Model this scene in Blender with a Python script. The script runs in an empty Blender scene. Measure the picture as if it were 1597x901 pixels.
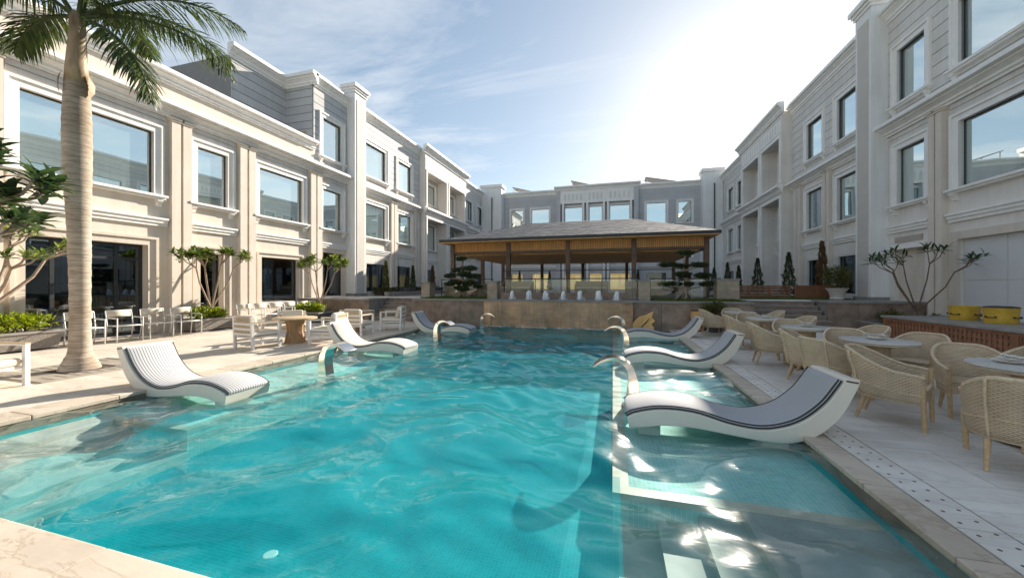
import bpy, bmesh, math, random
import numpy as np
from mathutils import Vector, Matrix, noise as mnoise

R = math.radians
rng = random.Random(7)
scene = bpy.context.scene
col = scene.collection

# ------------------------------------------------------------------ camera
CAM_H = 1.5
YAW = math.atan(157.5 / 571.0)
cd = bpy.data.cameras.new("camera")
cd.sensor_width = 36.0
cd.lens = 36.0 * 571.0 / 1597.0
cd.shift_y = (450.5 - 445.0) / 1597.0 * -1.0
cd.clip_start = 0.05
cd.clip_end = 2000
cam = bpy.data.objects.new("camera", cd)
cam.location = (0, 0, CAM_H)
cam.rotation_euler = (R(90), 0, YAW)
col.objects.link(cam)
scene.camera = cam

# ------------------------------------------------------------------ world and sun
SUN_AZ = R(17.2)      # to the right of +Y
SUN_EL = R(23.4)
world = bpy.data.worlds.new("World")
scene.world = world
world.use_nodes = True
wt = world.node_tree
wt.nodes.clear()
def wn(t, **k):
    n = wt.nodes.new(t)
    for a, b in k.items():
        if a in n.inputs: n.inputs[a].default_value = b
        else: setattr(n, a, b)
    return n
sky = wn('ShaderNodeTexSky', sky_type='NISHITA', sun_disc=False)
sky.sun_elevation = SUN_EL
sky.sun_rotation = SUN_AZ
sky.altitude = 0
sky.air_density = 1.0
sky.dust_density = 0.5
sky.ozone_density = 1.0
bg = wn('ShaderNodeBackground', Strength=0.092)
wo = wn('ShaderNodeOutputWorld')
# thin wispy cloud: direction projected on a high layer
tc = wn('ShaderNodeTexCoord')
sep = wn('ShaderNodeSeparateXYZ')
wt.links.new(tc.outputs['Generated'], sep.inputs[0])
zc = wn('ShaderNodeMath', operation='MAXIMUM'); zc.inputs[1].default_value = 0.06
wt.links.new(sep.outputs[2], zc.inputs[0])
dx = wn('ShaderNodeMath', operation='DIVIDE'); dy = wn('ShaderNodeMath', operation='DIVIDE')
wt.links.new(sep.outputs[0], dx.inputs[0]); wt.links.new(zc.outputs[0], dx.inputs[1])
wt.links.new(sep.outputs[1], dy.inputs[0]); wt.links.new(zc.outputs[0], dy.inputs[1])
cmb = wn('ShaderNodeCombineXYZ')
wt.links.new(dx.outputs[0], cmb.inputs[0]); wt.links.new(dy.outputs[0], cmb.inputs[1])
mp = wn('ShaderNodeMapping')
mp.inputs['Rotation'].default_value = (0, 0, R(35)); mp.inputs['Scale'].default_value = (0.55, 1.25, 1)
wt.links.new(cmb.outputs[0], mp.inputs[0])
cn = wn('ShaderNodeTexNoise', Scale=1.15, Detail=7.0, Roughness=0.62, Distortion=0.5)
wt.links.new(mp.outputs[0], cn.inputs['Vector'])
cr = wn('ShaderNodeValToRGB')
cr.color_ramp.elements[0].position = 0.47; cr.color_ramp.elements[0].color = (0, 0, 0, 1)
cr.color_ramp.elements[1].position = 0.74; cr.color_ramp.elements[1].color = (0.85, 0.85, 0.85, 1)
wt.links.new(cn.outputs[0], cr.inputs[0])
cmix = wn('ShaderNodeMixRGB', blend_type='MIX')
cmix.inputs[2].default_value = (2.45, 2.55, 2.65, 1)
wt.links.new(cr.outputs[0], cmix.inputs[0])
# hazy air: the whole sky's radiance range is compressed evenly
gam = wn('ShaderNodeGamma', Gamma=0.69)
gain = wn('ShaderNodeMixRGB', blend_type='MULTIPLY'); gain.inputs[0].default_value = 1.0; gain.inputs[2].default_value = (0.62, 0.645, 0.645, 1)
wt.links.new(sky.outputs[0], gam.inputs[0]); wt.links.new(gam.outputs[0], gain.inputs[1])
wt.links.new(gain.outputs[0], cmix.inputs[1])
wt.links.new(cmix.outputs[0], bg.inputs[0])
wt.links.new(bg.outputs[0], wo.inputs[0])

sd = bpy.data.lights.new("sun", 'SUN')
sd.energy = 2.7
sd.angle = R(0.53)
sd.color = (1.0, 0.90, 0.76)
sun = bpy.data.objects.new("sun", sd)
sdir = Vector((math.sin(SUN_AZ) * math.cos(SUN_EL), math.cos(SUN_AZ) * math.cos(SUN_EL), math.sin(SUN_EL)))
sun.rotation_euler = sdir.to_track_quat('Z', 'Y').to_euler()
sun.location = (8, 30, 30)
col.objects.link(sun)

scene.view_settings.view_transform = 'Standard'
scene.view_settings.look = 'None'
scene.view_settings.exposure = 2.15
scene.view_settings.gamma = 1.0
scene.render.engine = 'CYCLES'
scene.cycles.max_bounces = 8
scene.cycles.transparent_max_bounces = 12
scene.cycles.caustics_reflective = False
scene.cycles.caustics_refractive = False

# ------------------------------------------------------------------ materials
def newmat(name):
    m = bpy.data.materials.new(name); m.use_nodes = True
    t = m.node_tree; t.nodes.clear()
    out = t.nodes.new('ShaderNodeOutputMaterial')
    return m, t, out
def nd(t, typ, **k):
    n = t.nodes.new(typ)
    for a, b in k.items():
        a2 = a.replace('_', ' ')
        if a in n.inputs: n.inputs[a].default_value = b
        elif a2 in n.inputs: n.inputs[a2].default_value = b
        else: setattr(n, a, b)
    return n
def rgb(c, k=1.0): return (min(1, c[0]*k), min(1, c[1]*k), min(1, c[2]*k), 1)
def pos_node(t, coords):
    if coords == 'World':
        return nd(t, 'ShaderNodeNewGeometry').outputs['Position']
    return nd(t, 'ShaderNodeTexCoord').outputs[coords]
M = {}
def mat(name, c, rough=0.6, metal=0.0, var=0.12, scale=3.0, bump=0.0, bscale=40.0, coords='World', streak=0.0,
        stretch=(1, 1, 1), rnd=0.0, island=0.0, spec=0.5, c2=None, detail=6.0, coat=0.0):
    m, t, out = newmat(name)
    b = nd(t, 'ShaderNodeBsdfPrincipled', Roughness=rough, Metallic=metal)
    b.inputs['Specular IOR Level'].default_value = spec
    if coat: b.inputs['Coat Weight'].default_value = coat; b.inputs['Coat Roughness'].default_value = .1
    p = pos_node(t, coords)
    mpn = nd(t, 'ShaderNodeMapping'); mpn.inputs['Scale'].default_value = stretch
    t.links.new(p, mpn.inputs[0])
    n = nd(t, 'ShaderNodeTexNoise', Scale=scale, Detail=detail, Roughness=0.6)
    t.links.new(mpn.outputs[0], n.inputs['Vector'])
    ramp = nd(t, 'ShaderNodeValToRGB')
    ramp.color_ramp.elements[0].position = 0.3; ramp.color_ramp.elements[1].position = 0.7
    ramp.color_ramp.elements[0].color = rgb(c, 1 - var)
    ramp.color_ramp.elements[1].color = rgb(c2, 1.0) if c2 else rgb(c, 1 + var)
    t.links.new(n.outputs[0], ramp.inputs[0])
    o = ramp.outputs[0]
    if rnd:
        oi = nd(t, 'ShaderNodeObjectInfo')
        hv = nd(t, 'ShaderNodeHueSaturation')
        mr = nd(t, 'ShaderNodeMapRange'); mr.inputs[3].default_value = 1 - rnd; mr.inputs[4].default_value = 1 + rnd
        t.links.new(oi.outputs['Random'], mr.inputs[0])
        t.links.new(mr.outputs[0], hv.inputs['Value'])
        t.links.new(o, hv.inputs['Color']); o = hv.outputs[0]
    if island:
        gi = nd(t, 'ShaderNodeNewGeometry'); hi = nd(t, 'ShaderNodeHueSaturation')
        mi = nd(t, 'ShaderNodeMapRange'); mi.inputs[3].default_value = 1 - island; mi.inputs[4].default_value = 1 + island
        t.links.new(gi.outputs['Random Per Island'], mi.inputs[0]); t.links.new(mi.outputs[0], hi.inputs['Value'])
        t.links.new(o, hi.inputs['Color']); o = hi.outputs[0]
    if streak:
        m3 = nd(t, 'ShaderNodeMapping'); m3.inputs['Scale'].default_value = (5.0, 5.0, .35)
        t.links.new(p, m3.inputs[0])
        n3 = nd(t, 'ShaderNodeTexNoise', Scale=1.0, Detail=5.0, Roughness=.65); t.links.new(m3.outputs[0], n3.inputs['Vector'])
        r3 = nd(t, 'ShaderNodeValToRGB'); r3.color_ramp.elements[0].position = .36; r3.color_ramp.elements[1].position = .58
        k_ = 1 - streak; r3.color_ramp.elements[0].color = (k_, k_*.985, k_*.96, 1); r3.color_ramp.elements[1].color = (1, 1, 1, 1)
        t.links.new(n3.outputs[0], r3.inputs[0])
        mu = nd(t, 'ShaderNodeMixRGB', blend_type='MULTIPLY'); mu.inputs[0].default_value = 1.0
        t.links.new(o, mu.inputs[1]); t.links.new(r3.outputs[0], mu.inputs[2]); o = mu.outputs[0]
    t.links.new(o, b.inputs['Base Color'])
    if bump:
        n2 = nd(t, 'ShaderNodeTexNoise', Scale=bscale, Detail=4.0)
        t.links.new(mpn.outputs[0], n2.inputs['Vector'])
        bp = nd(t, 'ShaderNodeBump', Strength=bump, Distance=0.01)
        t.links.new(n2.outputs[0], bp.inputs['Height'])
        t.links.new(bp.outputs[0], b.inputs['Normal'])
    t.links.new(b.outputs[0], out.inputs[0])
    M[name] = m
    return m

mat('render_beige', (0.73, 0.655, 0.57), .8, var=.07, scale=1.2, bump=.12, bscale=60, streak=.07)
mat('wall_grey', (0.76, 0.715, 0.665), .8, var=.07, scale=1.0, bump=.12, bscale=60, streak=.07)
mat('cladding', (0.70, 0.67, 0.635), .75, var=.06, scale=1.6, bump=.08, bscale=50, rnd=.04, streak=.07)
mat('cladding_grey', (0.53, 0.53, 0.535), .75, var=.06, scale=1.6, bump=.08, bscale=50, rnd=.05, streak=.06)
mat('trim_white', (0.87, 0.85, 0.82), .6, var=.04, scale=2.0, bump=.05, bscale=50, streak=.05)
mat('trim_cream', (0.66, 0.59, 0.51), .7, var=.06, scale=2.0, bump=.08, bscale=50, streak=.07)
mat('pier_white', (0.82, 0.815, 0.805), .7, var=.05, scale=.8, bump=.08, bscale=40, streak=.07)
mat('core_grey', (0.4, 0.38, 0.36), .9)
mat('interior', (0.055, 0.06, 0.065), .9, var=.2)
mat('metal_dark', (0.03, 0.034, 0.04), .4, var=.2)
mat('curtain', (0.62, 0.66, 0.66), .9, var=.08, scale=4, stretch=(1, 1, .1))
mat('blind_tan', (0.55, 0.42, 0.22), .8, var=.1, scale=3)
mat('roof_shingle', (0.105, 0.118, 0.14), .9, var=.25, scale=9, bump=.3, bscale=60, island=.38, spec=.2)
mat('roof_edge', (0.03, 0.032, 0.035), .5)
mat('wood_orange', (0.84, 0.47, 0.17), .55, var=.22, scale=5, stretch=(1, 1, .25), rnd=.10)
mat('wood_mid', (0.50, 0.27, 0.09), .6, var=.2, scale=5)
mat('wood_brown', (0.125, 0.068, 0.04), .5, var=.3, scale=6, stretch=(.3, .3, 1))
mat('wood_lattice', (0.27, 0.115, 0.055), .5, var=.25, scale=7, coords='World')
mat('wood_stump', (0.33, 0.21, 0.11), .75, var=.4, scale=14, stretch=(1, 1, .12), coords='Object', bump=.6, bscale=30)
mat('stone_dark', (0.28, 0.20, 0.15), .55, var=.35, scale=3.5, bump=.25, bscale=35, rnd=.10)
mat('stone_cap', (0.27, 0.25, 0.23), .6, var=.2, scale=4, bump=.15, bscale=50, rnd=.05)
mat('stone_tan', (0.40, 0.33, 0.25), .7, var=.2, scale=5, bump=.3, bscale=30, rnd=.06)
mat('planter_stone', (0.24, 0.215, 0.19), .8, var=.35, scale=40, bump=.5, bscale=90)
mat('joint_grey', (0.26, 0.25, 0.24), .9, var=.1)
mat('waterline', (0.20, 0.155, 0.115), .5, var=.3, scale=6)
mat('pool_step_grey_dimmed', (0.27, 0.28, 0.26), .6, var=.15, scale=4)  # darker copy of pool_step: colour lowered to mute sun patches on the treads
mat('joint', (0.30, 0.27, 0.24), .9, var=.15)
mat('soil', (0.05, 0.035, 0.025), .95, var=.3, bump=.8, bscale=50)
mat('grout_dark', (0.05, 0.047, 0.043), .9)
mat('white_metal', (0.78, 0.76, 0.73), .45, var=.04, coords='Object')
mat('sling', (0.62, 0.55, 0.45), .8, var=.12, scale=60, coords='Object', bump=.4, bscale=160)
mat('cushion_cream', (0.70, 0.62, 0.50), .9, var=.06, scale=6, coords='Object', bump=.3, bscale=220)
mat('slat_beige', (0.47, 0.37, 0.255), .8, var=.12, scale=10, coords='Object')
mat('arm_wood', (0.45, 0.33, 0.20), .6, var=.25, scale=12, coords='Object', stretch=(.2, 1, 1))
mat('lounger_white', (0.78, 0.715, 0.62), .38, var=.03, coords='Object', coat=.25)
mat('piping', (0.035, 0.03, 0.03), .7, var=.2, coords='Object')
mat('steel', (0.80, 0.75, 0.68), .14, metal=1.0, var=.05, coords='Object')
mat('rim_wicker', (0.62, 0.49, 0.34), .55, var=.22, scale=30, coords='Object', stretch=(1, 1, 1), bump=.3, bscale=90, rnd=.08)
mat('leg_wicker', (0.56, 0.39, 0.22), .5, var=.2, scale=30, coords='Object', rnd=.06)
mat('table_top', (0.58, 0.565, 0.54), .25, var=.08, scale=6, coords='Object')
mat('petal', (0.80, 0.76, 0.70), .7, var=.06, coords='Object')
mat('pot_yellow', (0.66, 0.42, 0.05), .4, var=.15, scale=8, coords='Object')
mat('pot_grey', (0.085, 0.09, 0.095), .5, var=.2, coords='Object')
mat('pot_white', (0.60, 0.55, 0.48), .6, var=.1, coords='Object')
def trunkmat():
    m, t, out = newmat('palm_trunk'); b = nd(t, 'ShaderNodeBsdfPrincipled', Roughness=.88)
    p = pos_node(t, 'Object')
    wv = nd(t, 'ShaderNodeTexWave', Scale=3.1, Distortion=2.4, Detail=4.0); wv.bands_direction = 'Z'; wv.wave_profile = 'SAW'
    wv.inputs['Detail Scale'].default_value = 1.6
    t.links.new(p, wv.inputs['Vector'])
    mpn = nd(t, 'ShaderNodeMapping'); mpn.inputs['Scale'].default_value = (1, 1, 5); t.links.new(p, mpn.inputs[0])
    n = nd(t, 'ShaderNodeTexNoise', Scale=5.0, Detail=8.0, Roughness=.7); t.links.new(mpn.outputs[0], n.inputs['Vector'])
    n2 = nd(t, 'ShaderNodeTexNoise', Scale=1.5, Detail=3.0); t.links.new(p, n2.inputs['Vector'])
    r1 = nd(t, 'ShaderNodeValToRGB'); e = r1.color_ramp.elements
    e[0].position = .28; e[0].color = (.30, .24, .19, 1); e[1].position = .68; e[1].color = (.60, .52, .43, 1)
    t.links.new(n.outputs[0], r1.inputs[0])
    r2 = nd(t, 'ShaderNodeValToRGB'); e = r2.color_ramp.elements
    e[0].position = .0; e[0].color = (.42, .38, .34, 1); e[1].position = .16; e[1].color = (1, 1, 1, 1)
    t.links.new(wv.outputs[1], r2.inputs[0])
    mu = nd(t, 'ShaderNodeMixRGB', blend_type='MULTIPLY'); mu.inputs[0].default_value = .85
    t.links.new(r1.outputs[0], mu.inputs[1]); t.links.new(r2.outputs[0], mu.inputs[2])
    r3 = nd(t, 'ShaderNodeValToRGB'); e = r3.color_ramp.elements
    e[0].position = .35; e[0].color = (.72, .66, .60, 1); e[1].position = .6; e[1].color = (1, 1, 1, 1)
    t.links.new(n2.outputs[0], r3.inputs[0])
    m2 = nd(t, 'ShaderNodeMixRGB', blend_type='MULTIPLY'); m2.inputs[0].default_value = 1
    t.links.new(mu.outputs[0], m2.inputs[1]); t.links.new(r3.outputs[0], m2.inputs[2])
    t.links.new(m2.outputs[0], b.inputs['Base Color'])
    ad = nd(t, 'ShaderNodeMath', operation='ADD'); t.links.new(n.outputs[0], ad.inputs[0]); t.links.new(wv.outputs[1], ad.inputs[1])
    bp = nd(t, 'ShaderNodeBump', Strength=.6, Distance=.012); t.links.new(ad.outputs[0], bp.inputs['Height'])
    t.links.new(bp.outputs[0], b.inputs['Normal']); t.links.new(b.outputs[0], out.inputs[0]); M['palm_trunk'] = m
trunkmat()
mat('palm_shaft', (0.30, 0.17, 0.065), .6, var=.5, scale=5, coords='Object', stretch=(1, 1, .3), c2=(0.50, 0.38, 0.24))
mat('bark_pale', (0.33, 0.25, 0.185), .8, var=.3, scale=14, coords='Object', bump=.4, bscale=40)
mat('bark_dark', (0.16, 0.105, 0.07), .85, var=.35, scale=12, coords='Object', bump=.5, bscale=40)
mat('ledge_border', (0.50, 0.42, 0.33), .5, var=.15, scale=6)
mat('pool_step', (0.50, 0.49, 0.45), .6, var=.15, scale=4)
mat('foam', (0.85, 0.88, 0.9), .35, var=.04, coords='Object')
mat('lattice_backing', (0.66, 0.56, 0.44), .8, var=.1)
mat('panel_white', (0.66, 0.665, 0.67), .6, var=.03, scale=2)
mat('solar', (0.02, 0.025, 0.04), .2)
mat('grate_stone', (0.36, 0.32, 0.27), .7, var=.2)
mat('iron', (0.035, 0.03, 0.028), .6, var=.3)
mat('ground', (0.28, 0.25, 0.21), .9, var=.2, scale=.5)
mat('grass', (0.07, 0.11, 0.022), .8, var=.4, scale=20, rnd=.1)

def leafmat(name, c, c2, trans=0.35, rough=.45):
    m, t, out = newmat(name)
    b = nd(t, 'ShaderNodeBsdfPrincipled', Roughness=rough)
    n = nd(t, 'ShaderNodeTexNoise', Scale=6.0, Detail=3.0)
    t.links.new(pos_node(t, 'World'), n.inputs['Vector'])
    g = nd(t, 'ShaderNodeNewGeometry')
    ad = nd(t, 'ShaderNodeMath', operation='ADD')
    ml = nd(t, 'ShaderNodeMath', operation='MULTIPLY_ADD'); ml.inputs[1].default_value = .7; ml.inputs[2].default_value = -.35
    t.links.new(g.outputs['Random Per Island'], ml.inputs[0])
    t.links.new(n.outputs[0], ad.inputs[0]); t.links.new(ml.outputs[0], ad.inputs[1])
    ramp = nd(t, 'ShaderNodeValToRGB')
    ramp.color_ramp.elements[0].position = .25; ramp.color_ramp.elements[1].position = .75
    ramp.color_ramp.elements[0].color = rgb(c); ramp.color_ramp.elements[1].color = rgb(c2)
    t.links.new(ad.outputs[0], ramp.inputs[0])
    t.links.new(ramp.outputs[0], b.inputs['Base Color'])
    tr = nd(t, 'ShaderNodeBsdfTranslucent')
    hs = nd(t, 'ShaderNodeHueSaturation', Value=1.5, Saturation=1.1)
    t.links.new(ramp.outputs[0], hs.inputs['Color']); t.links.new(hs.outputs[0], tr.inputs[0])
    mx = nd(t, 'ShaderNodeMixShader'); mx.inputs[0].default_value = trans
    t.links.new(b.outputs[0], mx.inputs[1]); t.links.new(tr.outputs[0], mx.inputs[2])
    t.links.new(mx.outputs[0], out.inputs[0])
    M[name] = m
leafmat('leaf_palm', (0.022, 0.045, 0.010), (0.085, 0.115, 0.022), .3)
leafmat('leaf_plumeria', (0.05, 0.095, 0.02), (0.19, 0.22, 0.05), .4)
leafmat('leaf_plumeria_dark', (0.02, 0.045, 0.018), (0.06, 0.10, 0.03), .3)
leafmat('leaf_shrub', (0.10, 0.15, 0.012), (0.30, 0.34, 0.03), .4)
leafmat('leaf_dark', (0.022, 0.042, 0.014), (0.065, 0.085, 0.022), .25)
leafmat('leaf_olive', (0.055, 0.07, 0.014), (0.14, 0.13, 0.03), .3)
leafmat('leaf_rust', (0.10, 0.055, 0.025), (0.22, 0.12, 0.05), .25)
leafmat('leaf_grass', (0.06, 0.10, 0.015), (0.13, 0.18, 0.03), .35)

# marble paving with soft grey veins
def marble(name, c, vein, rnd=.05, rough=.5):
    m, t, out = newmat(name)
    b = nd(t, 'ShaderNodeBsdfPrincipled', Roughness=rough)
    oi = nd(t, 'ShaderNodeObjectInfo')
    p = pos_node(t, 'World')
    off = nd(t, 'ShaderNodeVectorMath', operation='ADD')
    sc = nd(t, 'ShaderNodeMath', operation='MULTIPLY'); sc.inputs[1].default_value = 30
    t.links.new(oi.outputs['Random'], sc.inputs[0])
    t.links.new(p, off.inputs[0]); t.links.new(sc.outputs[0], off.inputs[1])
    mpn = nd(t, 'ShaderNodeMapping'); mpn.inputs['Scale'].default_value = (.35, 1.5, 1); mpn.inputs['Rotation'].default_value = (0, 0, .35)
    t.links.new(off.outputs[0], mpn.inputs[0])
    n = nd(t, 'ShaderNodeTexNoise', Scale=2.2, Detail=8.0, Roughness=.65, Distortion=1.2)
    t.links.new(mpn.outputs[0], n.inputs['Vector'])
    ramp = nd(t, 'ShaderNodeValToRGB'); e = ramp.color_ramp.elements
    e[0].position = .35; e[0].color = rgb(c, .93); e[1].position = .62; e[1].color = rgb(c, 1.05)
    x = e.new(.485); x.color = rgb(vein); x = e.new(.455); x.color = rgb(c, .97); x = e.new(.515); x.color = rgb(c, 1.0)
    t.links.new(n.outputs[0], ramp.inputs[0])
    hv = nd(t, 'ShaderNodeHueSaturation')
    mr = nd(t, 'ShaderNodeMapRange'); mr.inputs[3].default_value = 1 - rnd; mr.inputs[4].default_value = 1 + rnd
    t.links.new(oi.outputs['Random'], mr.inputs[0]); t.links.new(mr.outputs[0], hv.inputs['Value'])
    t.links.new(ramp.outputs[0], hv.inputs['Color'])
    n3 = nd(t, 'ShaderNodeTexNoise', Scale=1.3, Detail=6.0, Roughness=.7)
    t.links.new(p, n3.inputs['Vector'])
    r3 = nd(t, 'ShaderNodeValToRGB'); r3.color_ramp.elements[0].position = .3; r3.color_ramp.elements[1].position = .62
    r3.color_ramp.elements[0].color = (.80, .78, .75, 1); r3.color_ramp.elements[1].color = (1, 1, 1, 1)
    t.links.new(n3.outputs[0], r3.inputs[0])
    mu = nd(t, 'ShaderNodeMixRGB', blend_type='MULTIPLY'); mu.inputs[0].default_value = .8
    t.links.new(hv.outputs[0], mu.inputs[1]); t.links.new(r3.outputs[0], mu.inputs[2])
    t.links.new(mu.outputs[0], b.inputs['Base Color'])
    r4 = nd(t, 'ShaderNodeMapRange'); r4.inputs[3].default_value = rough - .15; r4.inputs[4].default_value = rough + .2
    t.links.new(n3.outputs[0], r4.inputs[0]); t.links.new(r4.outputs[0], b.inputs['Roughness'])
    n2 = nd(t, 'ShaderNodeTexNoise', Scale=45.0, Detail=4.0)
    t.links.new(p, n2.inputs['Vector'])
    bp = nd(t, 'ShaderNodeBump', Strength=.12, Distance=.004)
    t.links.new(n2.outputs[0], bp.inputs['Height']); t.links.new(bp.outputs[0], b.inputs['Normal'])
    t.links.new(b.outputs[0], out.inputs[0])
    M[name] = m
marble('marble', (0.76, 0.725, 0.68), (0.64, 0.61, 0.57))
marble('sandstone', (0.655, 0.585, 0.505), (0.56, 0.49, 0.41), rnd=.035, rough=.6)
marble('coping', (0.58, 0.50, 0.41), (0.44, 0.36, 0.28), rnd=.05, rough=.55)

# brick-pattern materials: mosaic, weave, wall tile
def gridmat(name, c1, c2, mortar, bw, bh, ms, coords='World', offset=0.0, rough=.3, bump=.3, swap=None, noise_amt=.25, spec=.5, rot=None, dist=.004):
    m, t, out = newmat(name)
    b = nd(t, 'ShaderNodeBsdfPrincipled', Roughness=rough)
    b.inputs['Specular IOR Level'].default_value = spec
    p = pos_node(t, coords)
    mpn = nd(t, 'ShaderNodeMapping')
    if rot: mpn.inputs['Rotation'].default_value = rot
    t.links.new(p, mpn.inputs[0])
    br = nd(t, 'ShaderNodeTexBrick', Scale=1.0)
    br.offset = offset; br.squash = 1.0
    br.inputs['Brick Width'].default_value = bw; br.inputs['Row Height'].default_value = bh
    br.inputs['Mortar Size'].default_value = ms; br.inputs['Mortar Smooth'].default_value = .3
    br.inputs['Color1'].default_value = rgb(c1); br.inputs['Color2'].default_value = rgb(c2); br.inputs['Mortar'].default_value = rgb(mortar)
    t.links.new(mpn.outputs[0], br.inputs['Vector'])
    n = nd(t, 'ShaderNodeTexNoise', Scale=1.6, Detail=6.0)
    t.links.new(p, n.inputs['Vector'])
    hv = nd(t, 'ShaderNodeHueSaturation')
    mr = nd(t, 'ShaderNodeMapRange'); mr.inputs[1].default_value = .3; mr.inputs[2].default_value = .7
    mr.inputs[3].default_value = 1 - noise_amt; mr.inputs[4].default_value = 1 + noise_amt
    t.links.new(n.outputs[0], mr.inputs[0]); t.links.new(mr.outputs[0], hv.inputs['Value'])
    t.links.new(br.outputs['Color'], hv.inputs['Color'])
    t.links.new(hv.outputs[0], b.inputs['Base Color'])
    bp = nd(t, 'ShaderNodeBump', Strength=bump, Distance=dist); bp.invert = True
    t.links.new(br.outputs['Fac'], bp.inputs['Height']); t.links.new(bp.outputs[0], b.inputs['Normal'])
    t.links.new(b.outputs[0], out.inputs[0])
    M[name] = m
gridmat('mosaic_teal', (0.002, 0.235, 0.285), (0.006, 0.30, 0.35), (0.05, 0.37, 0.41), .03, .03, .002, noise_amt=.12, rough=.7, spec=.1, bump=.1)
gridmat('mosaic_wall', (0.004, 0.28, 0.31), (0.008, 0.34, 0.37), (0.03, 0.38, 0.40), .03, .03, .002, noise_amt=.12, rot=(R(90), 0, 0), rough=.7, spec=.1, bump=.1)
gridmat('mosaic_ledge', (0.24, 0.54, 0.51), (0.36, 0.62, 0.58), (0.52, 0.64, 0.60), .04, .04, .003, noise_amt=.15, rough=.7, spec=.1, bump=.1)
def weavemat(name, hi, lo, dark, p, h):
    m, t, out = newmat(name)
    b = nd(t, 'ShaderNodeBsdfPrincipled', Roughness=.5)
    sp = nd(t, 'ShaderNodeSeparateXYZ'); t.links.new(pos_node(t, 'UV'), sp.inputs[0])
    def mth(op, a, b_=None):
        n = nd(t, 'ShaderNodeMath', operation=op)
        for i_, q in enumerate((a, b_)):
            if q is None: continue
            if isinstance(q, (int, float)): n.inputs[i_].default_value = q
            else: t.links.new(q, n.inputs[i_])
        return n.outputs[0]
    v = mth('DIVIDE', sp.outputs[1], h); row = mth('FLOOR', v); fr = mth('FRACT', v)
    par = mth('MULTIPLY', mth('MODULO', row, 2.0), .5)
    u = mth('ADD', mth('DIVIDE', sp.outputs[0], p), par)
    a = mth('ABSOLUTE', mth('SINE', mth('MULTIPLY', u, math.pi)))
    c = mth('SINE', mth('MULTIPLY', fr, math.pi))
    H = mth('MULTIPLY', mth('ADD', mth('MULTIPLY', a, .65), .35), c)
    nz = nd(t, 'ShaderNodeTexNoise', Scale=9.0, Detail=4.0); t.links.new(pos_node(t, 'Object'), nz.inputs['Vector'])
    H2 = mth('ADD', H, mth('MULTIPLY', mth('SUBTRACT', nz.outputs[0], .5), .55))
    ramp = nd(t, 'ShaderNodeValToRGB'); e = ramp.color_ramp.elements
    e[0].position = .08; e[0].color = rgb(dark); e[1].position = .85; e[1].color = rgb(hi)
    x = e.new(.35); x.color = rgb(lo)
    t.links.new(H2, ramp.inputs[0])
    oi = nd(t, 'ShaderNodeObjectInfo'); hv = nd(t, 'ShaderNodeHueSaturation')
    mr = nd(t, 'ShaderNodeMapRange'); mr.inputs[3].default_value = .9; mr.inputs[4].default_value = 1.08
    t.links.new(oi.outputs['Random'], mr.inputs[0]); t.links.new(mr.outputs[0], hv.inputs['Value'])
    t.links.new(ramp.outputs[0], hv.inputs['Color']); t.links.new(hv.outputs[0], b.inputs['Base Color'])
    bp = nd(t, 'ShaderNodeBump', Strength=.8, Distance=.006); t.links.new(H, bp.inputs['Height'])
    t.links.new(bp.outputs[0], b.inputs['Normal']); t.links.new(b.outputs[0], out.inputs[0])
    M[name] = m
weavemat('weave', (0.74, 0.585, 0.41), (0.56, 0.43, 0.29), (0.24, 0.165, 0.10), .045, .016)
gridmat('pier_tile', (0.58, 0.535, 0.48), (0.60, 0.555, 0.50), (0.49, 0.45, 0.40), .07, .07, .006, rot=(R(90), 0, R(90)), rough=.7, bump=.6, noise_amt=.05)
gridmat('cascade_tile', (0.50, 0.29, 0.16), (0.62, 0.39, 0.23), (0.24, 0.14, 0.08), .30, .045, .004, rot=(R(90), 0, 0), offset=.5, rough=.25, bump=.6, noise_amt=.4)

# water: clear sheet, mirror by Fresnel (Schlick, the same from both sides)
def schlick(t, f0, normal=None):
    g = nd(t, 'ShaderNodeNewGeometry')
    dt = nd(t, 'ShaderNodeVectorMath', operation='DOT_PRODUCT')
    t.links.new(g.outputs['Incoming'], dt.inputs[0]); t.links.new(normal or g.outputs['Normal'], dt.inputs[1])
    ab = nd(t, 'ShaderNodeMath', operation='ABSOLUTE'); t.links.new(dt.outputs['Value'], ab.inputs[0])
    sb = nd(t, 'ShaderNodeMath', operation='SUBTRACT', use_clamp=True); sb.inputs[0].default_value = 1.0; t.links.new(ab.outputs[0], sb.inputs[1])
    pw = nd(t, 'ShaderNodeMath', operation='POWER'); pw.inputs[1].default_value = 5.0; t.links.new(sb.outputs[0], pw.inputs[0])
    ma = nd(t, 'ShaderNodeMath', operation='MULTIPLY_ADD', use_clamp=True); ma.inputs[1].default_value = 1 - f0; ma.inputs[2].default_value = f0
    t.links.new(pw.outputs[0], ma.inputs[0])
    return ma.outputs[0]
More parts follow.
